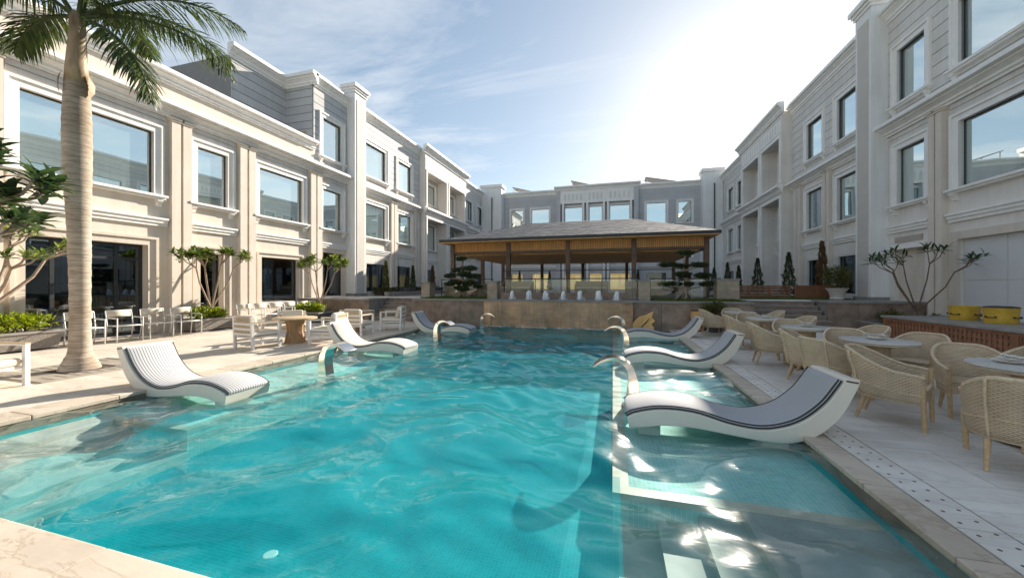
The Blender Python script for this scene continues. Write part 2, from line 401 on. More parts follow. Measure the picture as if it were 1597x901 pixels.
def watermat(name, tint, bump, body=None, amount=0.0):
    m, t, out = newmat(name)
    gl = nd(t, 'ShaderNodeBsdfGlossy', Roughness=.015)
    tr = nd(t, 'ShaderNodeBsdfTransparent', Color=rgb(tint))
    mpn = nd(t, 'ShaderNodeMapping'); mpn.inputs['Scale'].default_value = (1, 1.5, 1)
    t.links.new(pos_node(t, 'World'), mpn.inputs[0])
    n = nd(t, 'ShaderNodeTexNoise', Scale=5.0, Detail=2.0, Roughness=.45, Distortion=.6)
    t.links.new(mpn.outputs[0], n.inputs['Vector'])
    bp = nd(t, 'ShaderNodeBump', Strength=bump, Distance=.03)
    t.links.new(n.outputs[0], bp.inputs['Height'])
    t.links.new(bp.outputs[0], gl.inputs['Normal'])
    fo = schlick(t, .03, bp.outputs[0])
    g2 = nd(t, 'ShaderNodeBsdfGlossy', Roughness=.24)     # unresolved micro ripples
    t.links.new(bp.outputs[0], g2.inputs['Normal'])
    gm = nd(t, 'ShaderNodeMixShader'); gm.inputs[0].default_value = .17
    t.links.new(gl.outputs[0], gm.inputs[1]); t.links.new(g2.outputs[0], gm.inputs[2])
    mx = nd(t, 'ShaderNodeMixShader')
    under = tr.outputs[0]
    if body:   # light scattered back by the water itself
        df = nd(t, 'ShaderNodeBsdfDiffuse', Color=rgb(body))
        m2 = nd(t, 'ShaderNodeMixShader'); m2.inputs[0].default_value = amount
        t.links.new(tr.outputs[0], m2.inputs[1]); t.links.new(df.outputs[0], m2.inputs[2]); under = m2.outputs[0]
    t.links.new(fo, mx.inputs[0]); t.links.new(under, mx.inputs[1]); t.links.new(gm.outputs[0], mx.inputs[2])
    t.links.new(mx.outputs[0], out.inputs[0])
    M[name] = m
watermat('water', (0.88, 0.975, 0.975), .20, (0.10, 0.45, 0.45), .08)
watermat('water_deep', (0.66, 0.95, 0.97), .20, (0.004, 0.33, 0.37), .32)

def glassmat(name, tint, refl, base, pale_mix=0.0):
    m, t, out = newmat(name)
    fo = schlick(t, refl)
    gl = nd(t, 'ShaderNodeBsdfGlossy', Roughness=.008, Color=rgb(tint))
    n = nd(t, 'ShaderNodeTexNoise', Scale=.7, Detail=1.0)
    t.links.new(pos_node(t, 'World'), n.inputs['Vector'])
    bp = nd(t, 'ShaderNodeBump', Strength=.14, Distance=.02)
    t.links.new(n.outputs[0], bp.inputs['Height']); t.links.new(bp.outputs[0], gl.inputs['Normal'])
    tr = nd(t, 'ShaderNodeBsdfTransparent', Color=rgb(base))
    df = nd(t, 'ShaderNodeBsdfDiffuse', Color=rgb((0.42, 0.55, 0.55)))     # pale teal diffuse, put into the colour to brighten the panes
    body_ = nd(t, 'ShaderNodeMixShader'); body_.inputs[0].default_value = pale_mix
    t.links.new(tr.outputs[0], body_.inputs[1]); t.links.new(df.outputs[0], body_.inputs[2])
    mx = nd(t, 'ShaderNodeMixShader')
    t.links.new(fo, mx.inputs[0]); t.links.new(body_.outputs[0], mx.inputs[1]); t.links.new(gl.outputs[0], mx.inputs[2])
    t.links.new(mx.outputs[0], out.inputs[0])
    M[name] = m
glassmat('glass', (0.93, 1.0, 0.99), .66, (0.60, 0.74, 0.74), .55)
glassmat('glass_door', (0.75, 0.85, 0.90), .17, (0.50, 0.56, 0.60))
glassmat('glass_clear', (0.9, 0.95, 0.95), .05, (0.93, 0.96, 0.955))

def filmmat(name):
    m, t, out = newmat(name)
    tr = nd(t, 'ShaderNodeBsdfTransparent'); df = nd(t, 'ShaderNodeBsdfPrincipled', Roughness=.2)
    df.inputs['Base Color'].default_value = (.66, .50, .35, 1)
    mp_ = nd(t, 'ShaderNodeMapping'); mp_.inputs['Scale'].default_value = (40, 1, 1.6)
    t.links.new(pos_node(t, 'World'), mp_.inputs[0])
    n = nd(t, 'ShaderNodeTexNoise', Scale=1.0, Detail=5.0); t.links.new(mp_.outputs[0], n.inputs['Vector'])
    mr = nd(t, 'ShaderNodeMapRange'); mr.inputs[1].default_value = .38; mr.inputs[2].default_value = .7; mr.inputs[4].default_value = .62
    t.links.new(n.outputs[0], mr.inputs[0])
    mx = nd(t, 'ShaderNodeMixShader'); t.links.new(mr.outputs[0], mx.inputs[0]); t.links.new(tr.outputs[0], mx.inputs[1]); t.links.new(df.outputs[0], mx.inputs[2])
    t.links.new(mx.outputs[0], out.inputs[0]); M[name] = m
filmmat('film')

# striped fabric across the lounger's width
def stripemat(name, base, dark, period):
    m, t, out = newmat(name)
    b = nd(t, 'ShaderNodeBsdfPrincipled', Roughness=.85)
    sp = nd(t, 'ShaderNodeSeparateXYZ'); t.links.new(pos_node(t, 'Object'), sp.inputs[0])
    dv = nd(t, 'ShaderNodeMath', operation='DIVIDE'); dv.inputs[1].default_value = period
    t.links.new(sp.outputs[1], dv.inputs[0])
    fc = nd(t, 'ShaderNodeMath', operation='FRACT'); t.links.new(dv.outputs[0], fc.inputs[0])
    ramp = nd(t, 'ShaderNodeValToRGB'); ramp.color_ramp.interpolation = 'LINEAR'
    e = ramp.color_ramp.elements
    e[0].position = 0; e[0].color = rgb(base); e[1].position = 1; e[1].color = rgb(base)
    for pz, c in ((.42, base), (.48, dark), (.66, dark), (.72, base)):
        x = e.new(pz); x.color = rgb(c)
    t.links.new(fc.outputs[0], ramp.inputs[0])
    t.links.new(ramp.outputs[0], b.inputs['Base Color'])
    n = nd(t, 'ShaderNodeTexNoise', Scale=300.0); t.links.new(pos_node(t, 'Object'), n.inputs['Vector'])
    bp = nd(t, 'ShaderNodeBump', Strength=.3, Distance=.002); t.links.new(n.outputs[0], bp.inputs['Height'])
    t.links.new(bp.outputs[0], b.inputs['Normal'])
    t.links.new(b.outputs[0], out.inputs[0])
    M[name] = m
stripemat('stripe_blue', (0.58, 0.57, 0.56), (0.10, 0.12, 0.17), .036)
stripemat('stripe_grey', (0.46, 0.46, 0.475), (0.20, 0.21, 0.24), .03)
stripemat('fabric_white', (0.66, 0.60, 0.55), (0.60, 0.55, 0.50), .03)

def emitmat(name, c, strength, base):
    m, t, out = newmat(name)
    b = nd(t, 'ShaderNodeBsdfPrincipled', Roughness=.8)
    b.inputs['Base Color'].default_value = rgb(base)
    b.inputs['Emission Color'].default_value = rgb(c); b.inputs['Emission Strength'].default_value = strength
    t.links.new(b.outputs[0], out.inputs[0]); M[name] = m
emitmat('blind_lit', (0.9, 0.62, 0.26), .10, (0.6, 0.45, 0.22))

# ------------------------------------------------------------------ mesh helpers
class MB:
    def __init__(s): s.v = []; s.f = []; s.uv = []
    def box(s, x0, y0, z0, x1, y1, z1):
        x0, x1 = min(x0, x1), max(x0, x1); y0, y1 = min(y0, y1), max(y0, y1); z0, z1 = min(z0, z1), max(z0, z1)
        n = len(s.v)
        s.v += [(x0, y0, z0), (x1, y0, z0), (x1, y1, z0), (x0, y1, z0), (x0, y0, z1), (x1, y0, z1), (x1, y1, z1), (x0, y1, z1)]
        s.f += [(n, n+3, n+2, n+1), (n+4, n+5, n+6, n+7), (n, n+1, n+5, n+4), (n+1, n+2, n+6, n+5), (n+2, n+3, n+7, n+6), (n+3, n, n+4, n+7)]
        return s
    def bar(s, a, b, w, h, up=(0, 0, 1)):
        a = Vector(a); b = Vector(b); d = (b - a).normalized(); u = Vector(up)
        sd_ = d.cross(u)
        if sd_.length < 1e-4: sd_ = d.cross(Vector((0, 1, 0)))
        sd_.normalize(); u = sd_.cross(d)
        n = len(s.v)
        for p in (a, b):
            for i, j in ((-1, -1), (1, -1), (1, 1), (-1, 1)):
                s.v.append(tuple(p + sd_ * (i * w / 2) + u * (j * h / 2)))
        s.f += [(n, n+1, n+2, n+3), (n+7, n+6, n+5, n+4)] + [(n+i, n+4+i, n+4+(i+1) % 4, n+(i+1) % 4) for i in range(4)]
        return s
    def tube(s, pts, rad, k=8, cap=True):
        pts = [Vector(p) for p in pts]; m = len(pts)
        if not hasattr(rad, '__len__'): rad = [rad] * m
        n0 = len(s.v); ref = None
        for i, p in enumerate(pts):
            d = (pts[min(i+1, m-1)] - pts[max(i-1, 0)])
            if d.length < 1e-9: d = Vector((0, 0, 1))
            d.normalize()
            if ref is None:
                ref = d.cross(Vector((0, 0, 1)))
                if ref.length < .05: ref = d.cross(Vector((1, 0, 0)))
                ref.normalize()
            else:
                ref = (ref - d * ref.dot(d)); ref.normalize()
            w = d.cross(ref)
            for j in range(k):
                a = 2 * math.pi * j / k
                s.v.append(tuple(p + (ref * math.cos(a) + w * math.sin(a)) * rad[i]))
        for i in range(m - 1):
            for j in range(k):
                a = n0 + i*k + j; b = n0 + i*k + (j+1) % k
                s.f.append((a, b, b + k, a + k))
        if cap:
            s.f.append(tuple(n0 + j for j in reversed(range(k))))
            s.f.append(tuple(n0 + (m-1)*k + j for j in range(k)))
        return s
    def lathe(s, prof, k=16, c=(0, 0, 0), sx=1, sy=1):
        n0 = len(s.v); m = len(prof)
        for r, z in prof:
            for j in range(k):
                a = 2*math.pi*j/k
                s.v.append((c[0] + r*sx*math.cos(a), c[1] + r*sy*math.sin(a), c[2] + z))
        for i in range(m-1):
            for j in range(k):
                a = n0 + i*k + j; b = n0 + i*k + (j+1) % k
                s.f.append((a, b, b+k, a+k))
        s.f.append(tuple(n0 + j for j in reversed(range(k))))
        s.f.append(tuple(n0 + (m-1)*k + j for j in range(k)))
        return s
    def prism(s, poly, fn, a, b):
        """poly of (p,q); fn(p,q,t)->xyz; swept from t=a to t=b"""
        n = len(s.v); m = len(poly)
        for t_ in (a, b):
            for p, q in poly: s.v.append(tuple(fn(p, q, t_)))
        s.f.append(tuple(n + i for i in range(m))); s.f.append(tuple(n + m + i for i in reversed(range(m))))
        for i in range(m):
            j = (i+1) % m
            s.f.append((n+i, n+m+i, n+m+j, n+j))
        return s
    def leaf(s, p, d, up, L, W, fold=.25, droop=.15):
        d = d.normalized(); sd_ = d.cross(up)
        if sd_.length < 1e-3: sd_ = d.cross(Vector((1, .2, 0)))
        sd_.normalize(); u = sd_.cross(d)
        n = len(s.v)
        a = p; m1 = p + d*(L*.38) ; m2 = p + d*(L*.72) - u*(droop*L*.4); e = p + d*L - u*(droop*L)
        s.v += [tuple(a), tuple(m1 + sd_*(W*.46) + u*(fold*W)), tuple(m1), tuple(m1 - sd_*(W*.46) + u*(fold*W)),
                tuple(m2 + sd_*(W*.4) + u*(fold*W*.8)), tuple(m2), tuple(m2 - sd_*(W*.4) + u*(fold*W*.8)), tuple(e)]
        s.f += [(n, n+2, n+1), (n, n+3, n+2), (n+1, n+2, n+5, n+4), (n+2, n+3, n+6, n+5), (n+4, n+5, n+7), (n+5, n+6, n+7)]
    def mini(s, p, d, up, L, W):
        d = d.normalized(); sd_ = d.cross(up)
        if sd_.length < 1e-3: sd_ = d.cross(Vector((1, .2, 0)))
        sd_.normalize(); n = len(s.v)
        s.v += [tuple(p), tuple(p + d*L*.5 + sd_*W*.5), tuple(p + d*L), tuple(p + d*L*.5 - sd_*W*.5)]
        s.f.append((n, n+1, n+2, n+3))
    def mesh(s, name, m=None, off=(0, 0, 0), smooth=False, fix=False, uv=None):
        me = bpy.data.meshes.new(name)
        if any(off): vv = [(x-off[0], y-off[1], z-off[2]) for x, y, z in s.v]
        else: vv = s.v
        me.from_pydata(vv, [], s.f)
        if fix:
            bm = bmesh.new(); bm.from_mesh(me); bmesh.ops.recalc_face_normals(bm, faces=bm.faces); bm.to_mesh(me); bm.free()
        if m: me.materials.append(M[m])
        if smooth is True: me.polygons.foreach_set('use_smooth', [True]*len(me.polygons))
        elif smooth:
            me.polygons.foreach_set('use_smooth', [True]*len(me.polygons))
            me.set_sharp_from_angle(angle=R(smooth))
        if uv is not None:
            l = me.uv_layers.new(name='UVMap')
            for lp in me.loops: l.data[lp.index].uv = uv[lp.vertex_index]
        me.update()
        return me
    def build(s, name, m, parent=None, world=False, **k):
        off = wloc(parent) if (world and parent) else (0, 0, 0)
        o = bpy.data.objects.new(name, s.mesh(name, m, off, **k))
        col.objects.link(o)
        if parent: o.parent = parent
        return o
def wloc(o):
    v = Vector((0, 0, 0))
    while o: v = v + o.location; o = o.parent
    return tuple(v)
def thing(name, label, cat, loc=(0, 0, 0), rz=0.0, group=None):
    o = bpy.data.objects.new(name, None); col.objects.link(o)
    o.empty_display_size = .2
    o.location = loc; o.rotation_euler = (0, 0, rz)
    return tag(o, label, cat, group)
def tag(o, label, cat, group=None):
    o['label'] = label; o['category'] = cat
    if group: o['group'] = group
    return o
def struct(o): o['kind'] = 'structure'; return o
def place(name, me, parent, loc=(0, 0, 0), rot=None, scale=None):
    o = bpy.data.objects.new(name, me); col.objects.link(o); o.parent = parent; o.location = loc
    if rot: o.rotation_euler = rot
    if scale: o.scale = scale
    return o
def dup(root, loc, rz, label, group=None):
    def rec(o, par):
        c = o.copy(); col.objects.link(c); c.parent = par
        for ch in o.children: rec(ch, c)
        return c
    r = rec(root, None); r.location = loc; r.rotation_euler = (0, 0, rz); r['label'] = label
    if group: r['group'] = group
    return r
def bevel(o, w, seg=2):
    b = o.modifiers.new('bevel', 'BEVEL'); b.width = w; b.segments = seg; b.limit_method = 'ANGLE'; b.angle_limit = R(40)
    return o
# ================================================================== THE SETTING
AX = -2.03                       # axis of symmetry of the courtyard
XL, XR, YB = -13.8, 9.74, 38.5   # facade planes
PL, PR, PF, PB = -6.5, 1.84, 1.39, 13.35   # pool edges
LL, LR = -4.85, 0.0              # inner edges of the sun ledges
LF = 3.15                        # where the ledges begin
WZ = -0.065                      # water level
TZ = 0.95                        # raised terrace level

g = struct(MB().box(-400, -400, -1.6, 400, 600, -1.5).build('ground', 'ground'))

# ---- decks: sub-base plus individually laid slabs
def slab_deck(name, x0, y0, x1, y1, sx, sy, m, gap=.006, stagger=False, base='joint'):
    d = struct(MB().box(x0, y0, -1.5, x1, y1, -.012).build(name, base))
    nx = max(1, round((x1-x0)/sx)); ny = max(1, round((y1-y0)/sy))
    wx = (x1-x0)/nx; wy = (y1-y0)/ny
    me = MB().box(-wx/2+gap/2, -wy/2+gap/2, -.03, wx/2-gap/2, wy/2-gap/2, 0).mesh('paving_slab', m)
    meh = MB().box(-wx/4+gap/2, -wy/2+gap/2, -.03, wx/4-gap/2, wy/2-gap/2, 0).mesh('paving_slab', m)
    for j in range(ny):
        yc = y0 + (j+.5)*wy
        if stagger and j % 2:
            place('paving_slab', meh, d, (x0 + wx/4, yc, rng.uniform(-.0012, .0012)))
            place('paving_slab', meh, d, (x1 - wx/4, yc, rng.uniform(-.0012, .0012)))
            for i in range(nx-1): place('paving_slab', me, d, (x0 + (i+1)*wx, yc, rng.uniform(-.0012, .0012)))
        else:
            for i in range(nx): place('paving_slab', me, d, (x0 + (i+.5)*wx, yc, rng.uniform(-.0012, .0012)))
    return d
slab_deck('deck_left', XL-.02, -4.6, PL-.42, 13.5, .95, .8, 'sandstone')
slab_deck('deck_right', PR+.46, -4.6, XR+.02, 14.9, .95, .62, 'marble', stagger=True)
slab_deck('deck_front', PL-.42, -4.6, PR+.46, PF-.34, 1.05, .9, 'sandstone')

# ---- coping blocks round the pool
cop = struct(MB().box(PL-.42, PF-.34, -1.5, PL-.01, PB+.15, -.055).box(PR+.01, PF-.34, -1.5, PR+.46, PB+.15, -.055)
             .box(PL-.01, PF-.34, -1.5, PR+.01, PF-.01, -.055).build('pool_coping', 'grout_dark'))
def coping_run(ax, a0, a1, b0, b1, L):
    n = round((a1-a0)/L); w = (a1-a0)/n
    if ax == 'y': me = MB().box(b0, -w/2+.003, -.05, b1, w/2-.003, .002).mesh('coping_stone', 'coping')
    else: me = MB().box(-w/2+.003, b0, -.05, w/2-.003, b1, .002).mesh('coping_stone', 'coping')
    for i in range(n):
        c = a0 + (i+.5)*w
        o = place('coping_stone', me, cop, (0, c, 0) if ax == 'y' else (c, 0, 0))
        bevel(o, .008, 2)
coping_run('y', PF-.34, PB+.15, PL-.415, PL+.015, .8)
coping_run('y', PF-.34, PB+.15, PR-.015, PR+.20, .8)
coping_run('x', PL+.02, PR-.02, PF-.335, PF+.015, .9)
# slotted overflow strip on the right: plates with small bronze drain holes
drain = struct(MB().box(PR+.203, PF-.33, -.052, PR+.457, PB+.14, -.02).build('overflow_channel', 'grout_dark'))
n = 20; w = (PB+.13-PF+.33)/n
me = MB().box(PR+.212, -w/2+.004, -.02, PR+.448, w/2-.004, .001).mesh('drain_plate', 'marble')
mh = MB()
for dx_ in (.275, .385):
    for k in range(5):
        mh.lathe([(.011, 0), (.011, .0016)], 8, (PR + dx_, -w/2 + (k+.5)*w/5 + (.04 if dx_ > .3 else 0), .0005))
mh = mh.mesh('drain_hole', 'wood_brown')
for i in range(n):
    o = place('drain_plate', me, drain, (0, PF-.33+(i+.5)*w, 0))
    h = place('drain_holes', mh, o); h['kind'] = 'stuff'

# ---- pool basin
DZ = -.55   # apparent depth: refraction lifts the floor
struct(MB().box(PL-.3, PF-.3, DZ-.2, PR+.3, PB+.3, DZ).build('pool_floor', 'mosaic_teal'))
wl = MB()
wl.box(PL-.2, PF-.02, DZ, PL, PB, -.056).box(PR, PF-.02, DZ, PR+.2, PB, -.056)
wl.box(PL, PF-.2, DZ, PR, PF, -.056)
struct(wl.build('pool_wall', 'mosaic_wall'))
struct(MB().box(PL, LF, DZ, LL, PB, -.215).build('sun_ledge_left', 'mosaic_ledge'))
struct(MB().box(LR, LF, DZ, PR, PB, -.215).build('sun_ledge_right', 'mosaic_ledge'))
bd = MB()
bd.box(LL-.13, LF-.004, -.26, LL+.004, PB, -.209).box(PL, LF-.006, -.26, LL-.13, LF+.12, -.209)
struct(bd.build('ledge_border_left', 'ledge_border'))
bd = MB()
bd.box(LR-.004, LF-.004, -.26, LR+.13, PB, -.209).box(LR+.13, LF-.006, -.26, PR, LF+.12, -.209)
struct(bd.build('ledge_border_right', 'ledge_border'))
stl = struct(MB().box(PL, PF, DZ, PL+.05, LF-.007, -.20).build('pool_steps_left', 'pool_step'))
for k in range(5):
    x0 = PL + .05 + k*.33
    MB().box(x0, PF, DZ, x0+.33, LF-.008, -.21 - k*.062).build('step', 'pool_step', stl)
strr = struct(MB().box(PR-.05, PF, DZ, PR, LF-.007, -.20).build('pool_steps_right', 'pool_step_grey_dimmed'))
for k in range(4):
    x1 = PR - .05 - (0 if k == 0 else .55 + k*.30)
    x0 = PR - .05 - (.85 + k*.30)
    MB().box(x0, PF, DZ, x1, LF-.008, -.21 - k*.085).build('step', 'pool_step_grey_dimmed', strr)
wb = MB().box(PL-.01, PF+.004, -.15, PL+.004, PB, -.0565).box(PR-.004, PF+.004, -.15, PR+.01, PB, -.0565).box(PL+.004, PF-.01, -.15, PR-.004, PF+.004, -.0565)
struct(wb.build('waterline_tiles', 'waterline'))
# underwater lamp disc on the floor
lamp = thing('pool_lamp', 'round white lamp disc set in the pool floor near the front edge', 'lamp', (-2.52, 2.2, DZ-.014))
MB().lathe([(.055, 0), (.055, .012), (.045, .02)], 24).build('lamp_disc', 'trim_white', lamp)
MB().lathe([(.068, 0), (.068, .008), (.056, .011)], 24).build('lamp_ring', 'steel', lamp, smooth=30)

# ---- water sheet with real ripples
def ripples():
    nx, ny = 230, 420
    xs = np.linspace(PL-.0, PR, nx); ys = PF + (PB-PF) * (np.linspace(0, 1, ny)**1.35)
    X, Y = np.meshgrid(xs, ys)
    r = np.random.RandomState(5)
    Z = np.zeros_like(X)
    wx = X + .22*np.sin(1.1*Y+.4) + .12*np.sin(2.3*X+1.7*Y); wy = Y + .22*np.sin(1.3*X+1.1) + .1*np.sin(2.1*Y-1.4*X)
    for i in range(52):
        lam = .22 * (1.6/.22)**r.rand()
        th = r.rand()*2*math.pi
        k = 2*math.pi/lam
        slope = .029 * (.55 + .9*abs(math.sin(th))) * (lam/.8)**.15
        Z += slope/k * np.sin(k*(wx*math.cos(th)+wy*math.sin(th)) + r.rand()*6.28)
    # stirred water under the cascade
    amp = np.exp(-(PB-Y)/1.6)
    for i in range(24):
        lam = .12 + .35*r.rand(); th = r.rand()*6.28; k = 6.283/lam
        Z += amp * .05/k * np.sin(k*(X*math.cos(th)+Y*math.sin(th)) + r.rand()*6.28)
    v = np.stack([X, Y, WZ + Z], -1).reshape(-1, 3)
    idx = np.arange(nx*ny).reshape(ny, nx)
    f = np.stack([idx[:-1, :-1], idx[:-1, 1:], idx[1:, 1:], idx[1:, :-1]], -1).reshape(-1, 4)
    me = bpy.data.meshes.new('pool_water')
    me.from_pydata(v.tolist(), [], f.tolist())
    me.polygons.foreach_set('use_smooth', [True]*len(me.polygons))
    me.materials.append(M['water']); me.materials.append(M['water_deep'])
    cx = X[:-1, :-1] + .5*(X[0, 1]-X[0, 0]); cy = Y[:-1, :-1]
    deep = ((cx > LL) & (cx < LR)) | ((cy < LF) & (cx > PL+1.75) & (cx < PR-1.8))
    me.polygons.foreach_set('material_index', deep.astype(np.int32).ravel())
    me.update()
    o = bpy.data.objects.new('pool_water', me); col.objects.link(o); return struct(o)
ripples()

# ---- raised terrace at the far end
WY = 13.5
ter = MB()
ter.box(-8.02, WY+.06, -1.5, 4.4, 37.4, TZ-.03)
ter.box(-13.78, 15.0, -1.5, -8.02, 37.4, TZ-.03).box(4.4, 15.85, -1.5, 9.72, 37.4, TZ-.03)
ter = struct(ter.build('terrace', 'stone_cap'))
# paving of the terrace (seen edge-on)
ter_top = MB()
# front retaining walls of stone panels with a cap
def panel_wall(x0, x1, y, z1, L, face=-1, name='retaining_wall', m='stone_dark', label=None):
    root = thing(name, label, 'wall', ((x0+x1)/2, y, 0))
    MB().box(x0, y+.03, -1.2, x1, y+.25, z1-.06).build('wall_core', 'grout_dark', root, world=True)
    n = max(1, round((x1-x0)/L)); w = (x1-x0)/n
    for i in range(n):
        MB().box(x0+i*w+.005, y, -.3, x0+(i+1)*w-.005, y+.04, z1-.065).build('stone_panel', m, root, world=True)
    n = max(1, round((x1-x0)/1.3)); w = (x1-x0)/n
    for i in range(n):
        MB().box(x0+i*w+.003, y-.05, z1-.06, x0+(i+1)*w-.003, y+.36, z1+.0).build('cap_stone', 'stone_cap', root, world=True)
    return root
panel_wall(-8.02, -4.83, WY, TZ, 1.07, label='dark brown stone retaining wall left of the tiled cascade')
panel_wall(.68, 4.4, WY, TZ, .93, label='dark brown stone retaining wall right of the tiled cascade')
# side return and stone blocks flanking the steps
def block(x0, y0, x1, y1, z1, label, m='stone_dark', cat='stone block'):
    root = thing('stone_block', label, cat, ((x0+x1)/2, (y0+y1)/2, 0))
    MB().box(x0+.03, y0+.03, -.9, x1-.03, y1-.03, z1-.07).build('core', 'grout_dark', root, world=True)
    L = 1.0; n = max(1, round((x1-x0)/L)); w = (x1-x0)/n
    for i in range(n):
        MB().box(x0+i*w+.005, y0, -.005, x0+(i+1)*w-.005, y0+.031, z1-.072).build('stone_panel', m, root, world=True)
    n = max(1, round((y1-y0)/L)); w = (y1-y0)/n
    for i in range(n):
        for xx in (x0, x1-.031):
            MB().box(xx, y0+.033+i*w, -.005, xx+.031, y0+(i+1)*w-.006, z1-.072).build('stone_panel', 'stone_cap' if m == 'stone_dark' else m, root, world=True)
    MB().box(x0-.05, y0-.05, z1-.07, x1+.05, y1+.05, z1).build('cap_stone', 'stone_cap', root, world=True)
    return root
block(-13.75, 13.45, -10.05, 14.95, .93, 'brown stone block beside the steps under the left hotel door')
block(7.05, 14.9, 9.70, 15.9, .97, 'dark stone block beside the right steps below the white pier')
def stair(x0, x1, y0, y1, z1, n, label):
    root = thing('stone_steps', label, 'steps', ((x0+x1)/2, (y0+y1)/2, 0))
    h = z1/n; dd = (y1-y0)/n
    for k in range(n):
        MB().box(x0, y0+k*dd+.03, -.9, x1, y1+.05, (k+1)*h-.035).build('riser', 'stone_dark', root, world=True)
        MB().box(x0, y0+k*dd, (k+1)*h-.034, x1, y0+(k+1)*dd+.03, (k+1)*h).build('tread', 'stone_cap', root, world=True)
    return root
stair(-10.0, -8.05, 13.5, 15.0, .93, 6, 'brown stone steps rising to the terrace on the left')
stair(4.43, 7.0, 14.3, 15.85, .93, 6, 'brown stone steps rising to the terrace on the right')
MB().box(4.4, 15.86, TZ-.06, 7.02, 16.3, TZ+.004).build('paving_edge', 'trim_white', ter)
MB().box(-13.7, 15.02, TZ-.06, -8.0, 15.5, TZ+.004).build('paving_edge', 'trim_white', ter)
# wall under left part of right terrace (behind the chairs)
# ---- cascade
cas = thing('cascade_wall', 'brown tiled cascade wall with thin water running down at the pool end', 'waterfall', (AX, PB, 0))
MB().box(-4.82, PB, -1.2, .67, WY+.2, TZ-.05).build('tiled_face', 'cascade_tile', cas, world=True)
MB().box(-4.86, PB-.04, TZ-.049, .71, WY+.3, TZ+.01).build('spill_edge', 'stone_cap', cas, world=True)
r = random.Random(8)
for i in range(15):
    x = -4.5 + i*.335 + r.uniform(-.1, .1); w_ = r.uniform(.05, .17)
    MB().box(x, PB-.010-.001*(i % 2), -.06, x+w_, PB-.006, TZ-.05).build('water_film', 'film', cas, world=True)
# foam where the film meets the pool
r = random.Random(3)
fm = MB()
for i in range(420):
    x = r.uniform(-4.75, .6); y = PB - abs(r.gauss(0, .10)); q = r.uniform(.008, .03)
    fm.lathe([(q*.4, -q*.4), (q, 0), (q*.75, q*.5), (q*.2, q*.7)], 6, (x, y, WZ+.005))
o = fm.build('foam', 'foam', cas, world=True, smooth=True); o['kind'] = 'stuff'
# shallow upper basin feeding the cascade, with bubbling jets
struct(MB().box(-4.6, WY+.32, TZ-.03, .45, 14.75, TZ-.012).build('upper_basin_water', 'water'))
jx = [-3.92, -3.22, -2.55, -1.88, -1.2, -.53, .14]
names = ['first', 'second', 'third', 'middle', 'fifth', 'sixth', 'seventh']
for i, x in enumerate(jx):
    lab = 'middle of the seven white water jets above the cascade' if i == 3 else names[i] + ' white water jet from the left above the cascade'
    t = thing('fountain_jet', lab, 'water jet', (x, 14.25, TZ-.02), group='bubbling jets above the cascade')
    mb = MB()
    for k in range(9):
        a = r.uniform(0, 6.28); rr = r.uniform(.0, .075); hh = r.uniform(.22, .38)
        bx_, by_ = rr*math.cos(a), rr*math.sin(a)
        prof = [(r.uniform(.85, 1.15)*q, z*hh) for q, z in ((.05, -.1), (.052, .15), (.046, .35), (.05, .55), (.048, .75), (.038, .9), (.014, 1.0))]
        mb.lathe(prof, 7, (bx_, by_, 0))
    mb.build('plume', 'foam', t, smooth=True)
    sp = MB()
    for k in range(110):
        a = r.uniform(0, 6.28); rr = r.uniform(.03, .17); q = r.uniform(.006, .016)
        sp.lathe([(q*.3, -q), (q, 0), (q*.3, q)], 5, (rr*math.cos(a), rr*math.sin(a), r.uniform(0, .32)*(1-rr/.2)+.01))
    o = sp.build('splash', 'foam', t, smooth=True); o['kind'] = 'stuff'
# ================================================================== HOTEL FACADES
class Fr:
    def __init__(s, kind): s.k = kind
    def pt(s, a, d, z):
        if s.k == 'L': return (XL + d, a, z)
        if s.k == 'R': return (XR - d, a, z)
        return (a, YB - d, z)
    def box(s, mb, a0, a1, d0, d1, z0, z1):
        p = s.pt(a0, d0, z0); q = s.pt(a1, d1, z1)
        mb.box(p[0], p[1], p[2], q[0], q[1], q[2]); return mb
    def prof(s, mb, poly, a0, a1):
        mb.prism(poly, lambda p, q, t: s.pt(t, p, q), a0, a1); return mb
CORN = [(-.02, 0), (.22, 0), (.22, .14), (.36, .2), (.36, .36), (.6, .52), (.7, .55), (.7, .64), (1, .7), (1, .9), (.93, 1), (-.02, 1)]
def cornice(fr, root, a0, a1, z, p, h, m='trim_white', name='cornice', d=0.0):
    poly = [((x*p if x > 0 else x) + d, z + y*h) for x, y in CORN]
    return fr.prof(MB(), poly, a0, a1).build(name, m, root, world=True, fix=True)
def wall(fr, root, a0, a1, z0, z1, holes, m, d=0.0, th=.35, name='wall'):
    """one wall mesh with rectangular openings"""
    mb = MB()
    xs = sorted({a0, a1, *[h[0] for h in holes], *[h[1] for h in holes]})
    xs = [x for x in xs if a0 <= x <= a1]
    for i in range(len(xs)-1):
        x0, x1 = xs[i], xs[i+1]
        hs = sorted([(h[2], h[3]) for h in holes if h[0] < x1-1e-6 and h[1] > x0+1e-6])
        z = z0
        for b, t_ in hs:
            if b > z + 1e-6: fr.box(mb, x0, x1, d-th, d, z, b)
            z = max(z, t_)
        if z < z1-1e-6: fr.box(mb, x0, x1, d-th, d, z, z1)
    return mb.build(name, m, root, world=True)
